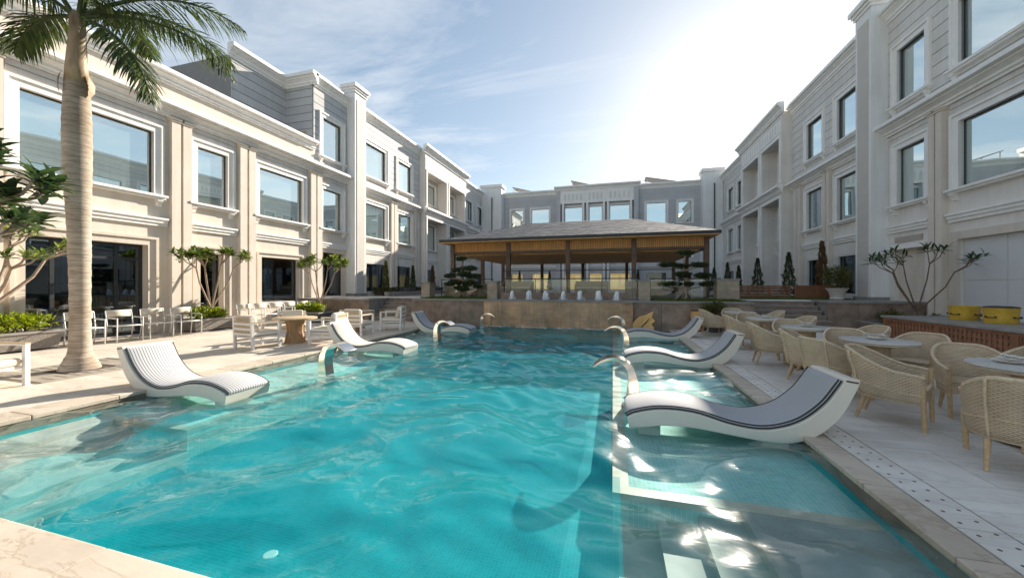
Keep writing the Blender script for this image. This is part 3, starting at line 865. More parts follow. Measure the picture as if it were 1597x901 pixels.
def cladding(fr, root, a0, a1, z0, z1, holes, m='cladding', h=.38, d=0.0, groove=.026, pr=.03):
    """proud horizontal boards, split at the openings"""
    n = max(1, round((z1-z0)/h)); hh = (z1-z0)/n
    for k in range(n):
        b = z0 + k*hh + groove/2; t_ = z0 + (k+1)*hh - groove/2
        cuts = sorted([(x[0], x[1]) for x in holes if x[2] < t_ and x[3] > b])
        x = a0
        segs = []
        for c0, c1 in cuts:
            if c0 > x + .05: segs.append((x, c0))
            x = max(x, c1)
        if a1 > x + .05: segs.append((x, a1))
        for p, q in segs:
            fr.box(MB(), p, q, d-.01, d+pr, b, t_).build('cladding_board', m, root, world=True)
        for x in holes:      # trimmed boards directly above and below an opening
            if x[2] < t_ and x[3] > b:
                p, q = max(x[0], a0), min(x[1], a1)
                if t_ - x[3] > .02: fr.box(MB(), p+.002, q-.002, d-.01, d+pr, max(b, x[3]), t_).build('cladding_board', m, root, world=True)
                if x[2] - b > .02: fr.box(MB(), p+.002, q-.002, d-.01, d+pr, b, min(t_, x[2])).build('cladding_board', m, root, world=True)
def curtain_mesh(fr, a0, a1, d, z0, z1, amp=.025, per=.13):
    mb = MB(); n = max(6, int((a1-a0)/.028))
    for i in range(n+1):
        a = a0 + (a1-a0)*i/n
        dd = d + amp*math.sin(a/per*6.28) + .3*amp*math.sin(a*31+1)
        mb.v += [fr.pt(a, dd, z0), fr.pt(a, dd, z1)]
    for i in range(n): mb.f.append((2*i, 2*i+2, 2*i+3, 2*i+1))
    return mb
def window(fr, root, a0, a1, z0, z1, d=0.0, arch=.24, sill=True, corbel=True, curtain=None, am='trim_white', mull=(), trans=(), glass='glass', blind=None, name='window', deep=.075, bottom=True, fw=.03):
    e = .003
    mb = MB()
    if arch:
        w = arch
        fr.box(mb, a0-w, a1+w, d-.02, d+.06, z1-e, z1+w)
        fr.box(mb, a0-w, a0+e, d-.02, d+.06, z0, z1-e)
        fr.box(mb, a1-e, a1+w, d-.02, d+.06, z0, z1-e)
        l = .07
        fr.box(mb, a0-w-e, a1+w+e, d-.015, d+.105, z1+w-l, z1+w+e)
        fr.box(mb, a0-w-e, a0-w+l, d-.015, d+.105, z0, z1+w-l)
        fr.box(mb, a1+w-l, a1+w+e, d-.015, d+.105, z0, z1+w-l)
        if bottom and not sill:
            fr.box(mb, a0-w-e, a1+w+e, d-.02, d+.08, z0-w*.6, z0)
    else:
        fr.box(mb, a0-.02, a1+.02, d-.02, d+.02, z1-.005, z1+.03)
    wdw = mb.build(name, am, root, world=True)
    # dark inner frame and pane
    f = MB(); b = d-deep
    fr.box(f, a0, a1, b-.05, b, z1-fw, z1); fr.box(f, a0, a1, b-.05, b, z0, z0+fw)
    fr.box(f, a0, a0+fw, b-.05, b, z0+fw, z1-fw); fr.box(f, a1-fw, a1, b-.05, b, z0+fw, z1-fw)
    for x in mull: fr.box(f, x-.04, x+.04, b-.05, b+.004, z0+fw, z1-fw)
    for x in trans: fr.box(f, a0+fw, a1-fw, b-.05, b+.002, x-.035, x+.035)
    f.build('frame', 'metal_dark', wdw, world=True)
    cuts = [a0+fw] + [c for x in sorted(mull) for c in (x-.04, x+.04)] + [a1-fw]
    zc_ = [z0+fw] + [c for x in sorted(trans) for c in (x-.035, x+.035)] + [z1-fw]
    for i in range(0, len(cuts), 2):
        for j in range(0, len(zc_), 2):
            fr.box(MB(), cuts[i], cuts[i+1], b-.032, b-.022, zc_[j], zc_[j+1]).build('pane', glass, wdw, world=True)
    # room behind
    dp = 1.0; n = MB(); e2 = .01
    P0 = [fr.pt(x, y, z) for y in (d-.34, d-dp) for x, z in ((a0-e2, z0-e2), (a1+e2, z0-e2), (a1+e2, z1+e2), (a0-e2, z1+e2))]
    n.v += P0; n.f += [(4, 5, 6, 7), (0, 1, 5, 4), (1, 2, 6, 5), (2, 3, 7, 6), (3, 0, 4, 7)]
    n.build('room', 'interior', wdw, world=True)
    if curtain:
        for c0, c1 in curtain:
            curtain_mesh(fr, a0+(a1-a0)*c0+.01, a0+(a1-a0)*c1-.01, d-.30, z0+.02, z1-.02).build('curtain', 'curtain', wdw, world=True, smooth=True)
    if blind:
        fr.box(MB(), a0+.02, a1-.02, d-.27, d-.255, z0+.02, z1-.02).build('blind', blind, wdw, world=True)
    if sill:
        s_ = MB(); w = arch + .06
        fr.box(s_, a0-w, a1+w, d-.16, d+.20, z0-.07, z0-.0)
        fr.box(s_, a0-w+.03, a1+w-.03, d-.02, d+.14, z0-.13, z0-.07)
        s_.build('sill', am, wdw, world=True)
        if corbel:
            for x in (a0-w+.10, a1+w-.10-.14):
                fr.prof(MB(), [(-.02, z0-.13), (.15, z0-.13), (.13, z0-.2), (.08, z0-.24), (.06, z0-.33), (-.02, z0-.36)], x, x+.14).build('corbel', am, wdw, world=True, fix=True)
    return wdw
def pilaster_pair(fr, root, a0, a1, z0, z1, m='render_beige', d=0.0):
    w = (a1-a0)*.44
    for p, q in ((a0, a0+w), (a1-w, a1)):
        mb = MB()
        fr.box(mb, p, q, d-.02, d+.17, z0, z1-.12)
        fr.box(mb, p-.03, q+.03, d-.02, d+.20, z1-.12, z1-.06)
        fr.box(mb, p-.06, q+.06, d-.02, d+.235, z1-.06, z1)
        fr.box(mb, p-.03, q+.03, d-.02, d+.20, z0-.02, z0+.18)
        mb.build('pilaster', m, root, world=True)
    # shadow gap backing between the shafts
    fr.box(MB(), a0+w+.002, a1-w-.002, d-.02, d+.03, z0, z1-.13).build('pilaster_joint', m, root, world=True)
def band(fr, root, a0, a1, z, d=0.0):
    poly = [(-.02, z), (.07, z), (.07, z+.09), (.11, z+.10), (.11, z+.18), (.15, z+.2), (.15, z+.26), (-.02, z+.27)]
    fr.prof(MB(), [(p + d, q) for p, q in poly], a0, a1).build('string_course', 'trim_white', root, world=True, fix=True)
def voussoirs(fr, root, a0, a1, z0, z1, d=0.0, n=9):
    c = (a0+a1)/2
    for i in range(n):
        t0 = i/n; t1 = (i+1)/n
        b0 = a0 + (a1-a0)*t0 + .006; b1 = a0 + (a1-a0)*t1 - .006
        u0 = c + (b0-c)*1.16; u1 = c + (b1-c)*1.16
        mb = MB()
        P0 = [fr.pt(b0, d-.01, z0), fr.pt(b1, d-.01, z0), fr.pt(u1, d-.01, z1), fr.pt(u0, d-.01, z1),
              fr.pt(b0, d+.03, z0), fr.pt(b1, d+.03, z0), fr.pt(u1, d+.03, z1), fr.pt(u0, d+.03, z1)]
        mb.v += P0; mb.f += [(0, 1, 2, 3), (4, 5, 6, 7), (0, 1, 5, 4), (1, 2, 6, 5), (2, 3, 7, 6), (3, 0, 4, 7)]
        mb.build('voussoir', 'wall_grey', root, world=True, fix=True)
def pier(fr, root, a0, a1, d1, z1, tile=True):
    mb = MB(); fr.box(mb, a0, a1, -.3, d1, -.9, z1-.42); mb.build('pier', 'pier_white', root, world=True)
    if tile:
        fr.box(MB(), a0+.14, a1-.14, d1-.01, d1+.02, TZ+.1, z1-.8).build('tile_strip', 'pier_tile', root, world=True)
    for k, (o, z_, h) in enumerate(((.05, z1-.42, .12), (.10, z1-.30, .12), (.17, z1-.18, .18))):
        fr.box(MB(), a0-o, a1+o, -.3, d1+o, z_, z_+h).build('pier_cap', 'trim_white', root, world=True)
    fr.box(MB(), a0-.06, a1+.06, -.05, d1+.06, TZ-.2, TZ+.12).build('pier_base', 'stone_cap', root, world=True)

W2 = (4.33, 6.28); W3 = (7.86, 9.78)
def wing(fr, label, left):
    root = thing('hotel_wing', label, 'building', fr.pt(17, 0, 0))
    s_near = -5.0
    if left:
        near2 = [(5.33, 8.01), (9.25, 10.28), (11.54, 13.67), (14.89, 16.16), (1.3, 3.9)]
        pilA = [(4.5, 5.05), (8.42, 9.0), (10.66, 11.28), (14.04, 14.72), (.2, .8)]
        far2 = [(18.0, 20.05), (21.42, 23.05)]; pilB = [(20.5, 21.15), (23.42, 24.05)]
        proj = (24.25, 32.0); op = [(24.5, 27.8), (28.3, 31.6)]
        end2 = [(33.1, 34.65), (36.15, 37.75)]
    else:
        near2 = [(5.6, 8.2), (9.35, 10.5), (11.45, 13.73), (14.93, 16.12), (1.3, 3.9)]
        pilA = [(4.6, 5.2), (8.55, 9.1), (10.75, 11.2), (14.12, 14.62), (.2, .8)]
        far2 = [(18.0, 19.72), (20.97, 22.4)]; pilB = [(20.12, 20.7), (22.8, 23.5)]
        proj = (24.1, 31.0); op = [(24.35, 27.0), (27.5, 30.5)]
        end2 = [(32.15, 33.35), (34.4, 35.85)]
    PS, PE = 16.6, 17.5
    Y1 = YB - .02
    # ---------- openings, ground floor
    if left:
        gnd = [(5.42, 7.86, .02, 2.74), (9.33, 10.12, .02, 2.62), (11.62, 13.46, .82, 2.66), (14.95, 16.45, TZ+.02, 3.15), (1.3, 3.8, .02, 2.74)]
    else:
        gnd = [(11.3, 13.76, .45, 2.85), (1.3, 8.2, .45, 2.85), (15.0, 16.3, TZ+.02, 2.75)]
    gfar = [(a+.25, b, TZ+.2, 2.78) for a, b in far2]
    holes_near = gnd + [(a, b, *W2) for a, b in near2]
    # two-storey body up to the main cornice
    wall(fr, root, s_near, PS, -.9, 6.95, holes_near, 'render_beige' if left else 'wall_grey')
    hf = gfar + [(a, b, *W2) for a, b in far2]
    wall(fr, root, PE, proj[0], -.9, 6.95, hf, 'render_beige' if left else 'wall_grey')
    he = [(a+.1, b-.1, TZ+.2, 2.75) for a, b in end2] + [(a, b, *W2) for a, b in end2]
    wall(fr, root, proj[1], Y1, -.9, 6.95, he, 'render_beige' if left else 'wall_grey')
    # third floor
    h3n = [(a, b, *W3) for a, b in near2 if (not left or a > 14.3)]
    n0 = 14.3 if left else s_near
    if left: wall(fr, root, s_near, n0, 6.95, 7.9, [], 'render_beige', th=.3)
    wall(fr, root, n0, PS, 6.95, 11.2, h3n, 'joint_grey')
    h3f = [(a, b, *W3) for a, b in far2]
    wall(fr, root, PE, proj[0], 6.95, 11.2, h3f, 'joint_grey')
    h3e = [(a, b, *W3) for a, b in end2]
    wall(fr, root, proj[1], Y1, 6.95, 11.2, h3e, 'joint_grey')
    # boards on the third floor
    g_ = lambda hs, w: [(a-w, b+w, z0-(.06 if w > .1 else 0), z1+(w-.05 if w > .1 else .02)) for a, b, z0, z1 in hs]
    cladding(fr, root, n0+.02, PS-.0, 7.22, 11.05, g_(h3n, .235), m='cladding_grey' if left else 'cladding')
    cladding(fr, root, PE+.0, proj[0], 7.22, 11.05, g_(h3f, .235))
    cladding(fr, root, proj[1]+.0, Y1-1.2, 7.22, 11.05, g_(h3e, .235))
    # boards above the second floor windows
    for p, q in zip([x[1] for x in sorted(pilA)], [x[0] for x in sorted(pilA)[1:]] + [PS]):
        cladding(fr, root, p+.07, q-.07 if q < PS else q, 6.55, 6.88, [], h=.17, m='cladding')
    # coursed masonry on the ground floor past the pier
    m_ = 'cladding' if not left else 'render_beige'
    segs = [(PE, pilB[0][0]-.07), (pilB[0][1]+.07, pilB[1][0]-.07)]
    for p, q in segs:
        cladding(fr, root, p, q, TZ+.1, 2.80, g_(gfar, .02), m=m_, h=.2, pr=.018)
    for a, b, z0, z1 in gfar: voussoirs(fr, root, a-.08, b+.08, 2.83, 3.3)
    # ---------- pilasters, courses, cornices
    for a, b in pilA: pilaster_pair(fr, root, a, b, TZ*.0, 6.9)
    for a, b in pilB: pilaster_pair(fr, root, a, b, TZ, 6.9)
    edges = sorted(pilA)
    for p, q in zip([x[1] for x in edges], [x[0] for x in edges[1:]] + [PS]): band(fr, root, p+.07, q-.07 if q < PS else q, 3.36)
    band(fr, root, PE, pilB[0][0]-.07, 3.36); band(fr, root, pilB[0][1]+.07, pilB[1][0]-.07, 3.36)
    band(fr, root, proj[1]+.01, Y1-1.2, 3.36)
    cornice(fr, root, s_near, PS, 6.88, .46, .42)
    cornice(fr, root, PE, proj[0], 6.78, .38, .42)
    cornice(fr, root, proj[1], Y1-1.0, 6.78, .34, .4)
    if left:
        fr.box(MB(), s_near, n0, -.3, .06, 7.3, 7.93).build('parapet', 'render_beige', root, world=True)
        cornice(fr, root, s_near, n0+.02, 7.92, .30, .42, name='parapet_coping', d=.06)
    cornice(fr, root, n0-.12, PS, 11.02, .34, .55)
    cornice(fr, root, PE, proj[0], 11.02, .34, .55)
    cornice(fr, root, proj[1], Y1-1.0, 11.02, .34, .55)
    pier(fr, root, PS, PE, .53, 12.25)
    # ---------- windows
    cur = [((0, .3), (.72, 1)), ((0, 1),), ((.0, .22),), ((.6, 1),), None]
    k = 0
    for a, b in sorted(near2): window(fr, root, a, b, *W2, curtain=cur[(k*2+3) % 5] if not left else (((0, .18), (.8, 1)) if k % 2 else ((.0, .35), (.62, 1)))); k += 1
    for a, b in far2: window(fr, root, a, b, *W2, curtain=((0, .42), (.55, 1)))
    for a, b in end2: window(fr, root, a, b, *W2, curtain=((0, .4), (.6, 1)), arch=.2, corbel=False)
    for a, b, z0, z1 in h3n: window(fr, root, a, b, z0, z1, curtain=((0, .0001),) and None)
    for a, b, z0, z1 in h3f: window(fr, root, a, b, z0, z1, curtain=((0, 1),) if left else ((.0, .35),))
    for a, b, z0, z1 in h3e: window(fr, root, a, b, z0, z1, arch=.2, corbel=False, curtain=((0, .3), (.7, 1)))
    for a, b, z0, z1 in gfar: window(fr, root, a, b, z0, z1, arch=0, sill=False, curtain=((.12, .62),), glass='glass_door')
    for a, b, z0, z1 in he[:2]: window(fr, root, a, b, z0, z1, arch=0, sill=False, curtain=((.3, .8),), glass='glass_door')
    # ---------- ground floor doors and openings
    if left:
        for i, (a, b, z0, z1) in enumerate(gnd):
            if i in (0, 4):
                window(fr, root, a, b, z0, z1, arch=.25, sill=False, am='trim_cream', mull=(a+.55, b-.62), trans=(2.3,), glass='glass_door', name='door', deep=.2, bottom=False, fw=.07)
            elif i == 1:
                window(fr, root, a, b, z0, z1, arch=.25, sill=False, am='trim_cream', glass='glass_door', name='door', deep=.2, bottom=False, fw=.06)
            elif i == 2:
                window(fr, root, a, b, z0, z1, arch=.22, sill=False, am='trim_cream', glass='glass_door', deep=.14, curtain=((.2, .45),), fw=.06)
            else:
                window(fr, root, a, b, z0, z1, arch=0, sill=False, am='trim_cream', glass='glass_door', name='door', deep=.25, bottom=False, mull=(a+.7,), trans=(2.55,), fw=.08)
    else:
        for a, b, z0, z1 in gnd[:2]:
            mb = MB(); w = .22
            fr.box(mb, a-w, b+w, -.02, .06, z1-.003, z1+w); fr.box(mb, a-w, a+.003, -.02, .06, z0-.4, z1-.003); fr.box(mb, b-.003, b+w, -.02, .06, z0-.4, z1-.003)
            wd = mb.build('blank_window', 'trim_cream', root, world=True)
            n_ = max(2, round((b-a)/1.25)); ww = (b-a)/n_
            for i in range(n_):
                for j in range(2):
                    zz = (z1-z0)/2
                    fr.box(MB(), a+i*ww+.006, a+(i+1)*ww-.006, -.2, -.10, z0+j*zz+.004, z0+(j+1)*zz-.004).build('panel', 'panel_white', wd, world=True)
            fr.box(MB(), a, b, -.3, -.14, z0, z1).build('panel_backing', 'joint', wd, world=True)
        a, b, z0, z1 = gnd[2]
        dr = fr.box(MB(), a-.02, b+.02, -.3, -.12, z0, z1).build('door', 'trim_cream', root, world=True)
        fr.box(MB(), a-.18, b+.18, -.02, .16, 2.76, 2.92).build('lintel', 'trim_white', root, world=True)
        gr = fr.box(MB(), a+.05, b-.05, -.01, .03, 3.0, 3.2).build('air_grille', 'core_grey', root, world=True)
        for i in range(5): fr.box(MB(), a+.06, b-.06, .028, .045, 3.015+i*.036, 3.032+i*.036).build('louvre', 'trim_cream', gr, world=True)
    # ---------- projecting bay with deep loggias
    P = .5
    mb = MB()
    allop = [(a, b, TZ+.0, 6.5) for a, b in op] + [(a, b, 7.35, 9.95) for a, b in op]
    wall(fr, root, proj[0], proj[1], -.9, 11.35, allop, 'wall_grey', d=P, th=.5, name='bay_wall')
    for a, b in op:
        for z0, z1, ww, zz in ((TZ, 6.5, W2, 0), (7.35, 9.95, W3, 0)):
            c0, c1 = a+.42, b-.42
            if z0 == TZ:
                hl = [(c0, c1, *W2), (c0, c1, TZ+.2, 2.75)]
            else: hl = [(c0, c1, W3[0]+.05, W3[1]-.3)]
            wall(fr, root, a-.0, b+.0, z0, z1, hl, 'wall_grey', d=-.36, th=.3, name='loggia_wall')
            fr.box(MB(), a-.05, a+.001, -.36, P-.45, z0, z1).build('loggia_cheek', 'wall_grey', root, world=True)
            fr.box(MB(), b-.001, b+.05, -.36, P-.45, z0, z1).build('loggia_cheek', 'wall_grey', root, world=True)
            fr.box(MB(), a-.05, b+.05, -.36, P-.45, z1, z1+.05).build('loggia_ceiling', 'wall_grey', root, world=True)
            fr.box(MB(), a-.05, b+.05, -.36, P-.45, z0-.06, z0).build('loggia_floor', 'wall_grey', root, world=True)
            for h in hl:
                gl_ = h[2] < 3
                w_ = window(fr, root, h[0], h[1], h[2], h[3], d=-.36, arch=.0 if gl_ else .12, sill=not gl_, corbel=False, curtain=((0, .5), (.62, 1)), glass='glass_door' if gl_ else 'glass')
            if z0 == TZ: band(fr, root, a+.02, b-.02, 3.3, d=-.36)
            else: pass
        # white surround posts
        for z0, z1 in ((TZ, 6.5), (7.35, 9.95)):
            mb = MB()
            fr.box(mb, a-.13, a+.004, P-.02, P+.06, z0, z1); fr.box(mb, b-.004, b+.13, P-.02, P+.06, z0, z1); fr.box(mb, a-.13, b+.13, P-.02, P+.06, z1-.004, z1+.14)
            mb.build('surround', 'trim_white', root, world=True)
        # frieze of small upright panels
        fr.box(MB(), a-.1, b+.1, P-.01, P+.02, 10.25, 10.95).build('frieze', 'trim_white' , root, world=True)
        nn = 7
        for i in range(nn):
            x = a + (i+.5)*(b-a)/nn
            fr.box(MB(), x-.09, x+.09, P+.019, P+.03, 10.36, 10.84).build('frieze_panel', 'wall_grey', root, world=True)
    cornice(fr, root, proj[0]-.25, proj[1]+.25, 11.25, .34, .58, d=P)
    cornice(fr, root, proj[0]-.1, proj[1]+.1, 6.78, .3, .42, d=P)
    for sgn in (0, 1):
        aa = proj[sgn]
        MBx = MB(); fr.box(MBx, aa-.02, aa+.02, -.02, P-.002, 6.8, 7.2) if False else None
    # ---------- masses behind the facade, roofs
    core = MB()
    if left:
        fr.box(core, s_near, n0, -9, -1.5, -.9, 7.6)
        fr.box(core, n0+.3, Y1, -9, -1.5, -.9, 11.3)
    else:
        fr.box(core, s_near, Y1, -9, -1.5, -.9, 11.3)
    core.build('building_core', 'core_grey', root, world=True)
    roof = MB()
    if left:
        fr.box(roof, s_near, n0, -9, -.02, 7.62, 7.8); fr.box(roof, n0+.28, Y1, -9, -.02, 11.32, 11.45)
        # return wall of the third storey and set-back block
        rw = MB(); fr.box(rw, n0, n0+.28, -9, -.352, 7.5, 11.2); rw.build('return_wall', 'joint_grey', root, world=True)
        for kk in range(9):
            zz = 7.85 + kk*.38
            fr.box(MB(), n0-.022, n0+.01, -1.6, .0, zz+.01, zz+.36).build('cladding_board', 'cladding_grey', root, world=True)
        sb = MB(); fr.box(sb, 11.66, n0-.001, -8, -1.6, 7.5, 11.2); sb.build('setback_block', 'joint_grey', root, world=True)
        for kk in range(9):
            zz = 7.85 + kk*.38
            fr.box(MB(), 11.64, n0-.024, -1.61, -1.578, zz+.01, zz+.36).build('cladding_board', 'cladding_grey', root, world=True)
        cornice(fr, root, 11.5, n0+.0, 11.02, .34, .55, d=-1.6)
        ret = MB(); ret.prism([(x*.34 if x > 0 else x, 11.02 + y*.55) for x, y in CORN], lambda p, q, t: fr.pt(n0 - p, t, q), -1.6, .34)
        ret.build('cornice', 'trim_white', root, world=True, fix=True)
        fr.box(MB(), n0-.03, n0+.02, -1.35, -.35, 8.0, 8.9).build('louvre_panel', 'blind_tan', root, world=True)
    else:
        fr.box(roof, s_near, Y1, -9, -.02, 11.32, 11.45)
    roof.build('roof', 'core_grey', root, world=True)
    return root
FL, FRt, FB = Fr('L'), Fr('R'), Fr('B')
wing(FL, 'sunlit beige hotel wing along the left side of the courtyard', True)
wing(FRt, 'shaded grey hotel wing along the right side of the courtyard', False)

# ---------- far block closing the courtyard
def far_block():
    fr = FB
    root = thing('hotel_block', 'grey three storey hotel block closing the far end behind the pavilion', 'building', (AX, YB, 0))
    w3 = [(-10.67, -9.4), (-8.42, -6.56), (3.2, 5.0), (6.12, 7.25)]
    ctr = [(-4.93, -3.07), (-2.35, -1.08), (-.3, 1.62)]
    H = [(a, b, 7.62, 9.62) for a, b in w3] + [(a, b, 4.2, 6.1) for a, b in w3] + [(a, b, TZ+.1, 2.75) for a, b in w3[:2] + w3[2:]]
    C0, C1, P = -5.7, 2.42, .45
    wall(fr, root, -11.5, C0, -.9, 11.1, H, 'cladding_grey'); wall(fr, root, C1, 8.05, -.9, 11.1, H, 'cladding_grey')
    Hc = [(a, b, 7.62, 9.62) for a, b in ctr] + [(a, b, 4.2, 6.1) for a, b in ctr] + [(a, b, TZ+.1, 2.75) for a, b in ctr]
    wall(fr, root, C0, C1, -.9, 11.3, Hc, 'cladding_grey', d=0, th=.35, name='bay_wall')
    # the projecting white portal frame
    pst = [C0+.45, -2.72, -.72, C1-.45]
    for x in (C0+.5, -2.73, -.68, C1-.5):
        for o in (-.2, .2):
            if (x == C0+.5 and o < 0) or (x == C1-.5 and o > 0): continue
            fr.box(MB(), x+o-.1, x+o+.1, -.02, P, TZ, 10.0).build('post', 'trim_white', root, world=True)
    fr.box(MB(), C0, C0+.42, -.02, P, -.9, 11.3).build('bay_end', 'cladding_grey', root, world=True)
    fr.box(MB(), C1-.42, C1, -.02, P, -.9, 11.3).build('bay_end', 'cladding_grey', root, world=True)
    fr.box(MB(), C0+.42, C1-.42, -.02, P-.05, 9.95, 11.3).build('frieze', 'trim_white', root, world=True)
    for a, b in ((C0+.7, -2.95), (-2.5, -.9), (-.45, C1-.7)):
        nn = max(4, round((b-a)/.42))
        for i in range(nn):
            x = a+(i+.5)*(b-a)/nn
            fr.box(MB(), x-.1, x+.1, P-.051, P-.035, 10.25, 10.95).build('frieze_panel', 'wall_grey', root, world=True)
    cornice(fr, root, C0-.2, C1+.2, 11.28, .3, .45, d=P-.02)
    cornice(fr, root, -11.5, C0-.01, 11.05, .3, .5); cornice(fr, root, C1+.01, 8.05, 11.05, .3, .5)
    for p, q, hs in ((-11.45, C0-.0, w3[:2]), (C1, 8.05, w3[2:])):
        cladding(fr, root, p, q, 7.0, 11.05, [(a-.19, b+.19, 7.52, 9.8) for a, b in hs], h=.2, groove=.015, m='cladding_grey')
    for a, b, z0, z1 in H + Hc:
        top = z0 > 7; gd = z0 < 2
        window(fr, root, a, b, z0, z1, arch=.2 if not gd else .0, sill=False, bottom=top, curtain=((0, .2), (.85, 1)) if top else None,
               blind=None if top else ('blind_lit' if (gd and a < 2) else 'blind_tan' if (not gd and a < 2) else None), glass='glass' if top else 'glass_clear')
    for p, q in ((-11.45, C0), (C1, 8.05), (C0+.45, C1-.45)):
        band(fr, root, p, q, 3.35); band(fr, root, p, q, 6.75)
    # tall white corner piers with a downpipe
    for a, b in ((-13.79, -11.5), (8.05, 9.73)):
        fr.box(MB(), a, b, -.3, 1.1, -.9, 12.0).build('corner_pier', 'pier_white', root, world=True)
        fr.box(MB(), a-.12, b+.12, -.3, 1.22, 12.0, 12.3).build('pier_cap', 'trim_white', root, world=True)
        x = (a+b)/2 + .1
        MB().tube([(x, YB-1.16, TZ), (x, YB-1.16, 10.9)], .055, 8).build('downpipe', 'metal_dark', root, world=True)
    core = MB(); fr.box(core, -22, 18, -9, -1.5, -.9, 11.2); core.build('building_core', 'core_grey', root, world=True)
    roof = MB(); fr.box(roof, -13.7, 9.7, -9, -.02, 11.25, 11.4); roof.build('roof', 'core_grey', root, world=True)
    return root
far_block()
# tilted solar panels on the far roof
for (xx, yy, zz, w_, lab) in ((-9.6, 39.9, 11.45, 2.3, 'leftmost tilted dark solar panel on the far roof'), (-3.2, 39.9, 11.7, 2.2, 'middle tilted dark solar panel on the far roof'), (4.6, 39.9, 11.5, 2.9, 'rightmost tilted dark solar panel on the far roof')):
    t = thing('solar_panel', lab, 'solar panel', (xx, yy, zz+.12), group='solar panels on the far roof')
    n_ = len(bpy.data.meshes)
    MB().prism([(-w_/2, .75), (w_/2, .12), (w_/2, .17), (-w_/2, .8)], lambda p, q, s_: (p, s_, q), -.8, .8).build('panel', 'solar', t, fix=True)
    for sx in (-.7, .7):
        MB().bar((-w_/2+.15, sx, -.35), (-w_/2+.15, sx, .74), .05, .05).build('leg', 'white_metal', t)
        MB().bar((w_/2-.15, sx, -.35), (w_/2-.15, sx, .16), .05, .05).build('leg', 'white_metal', t)
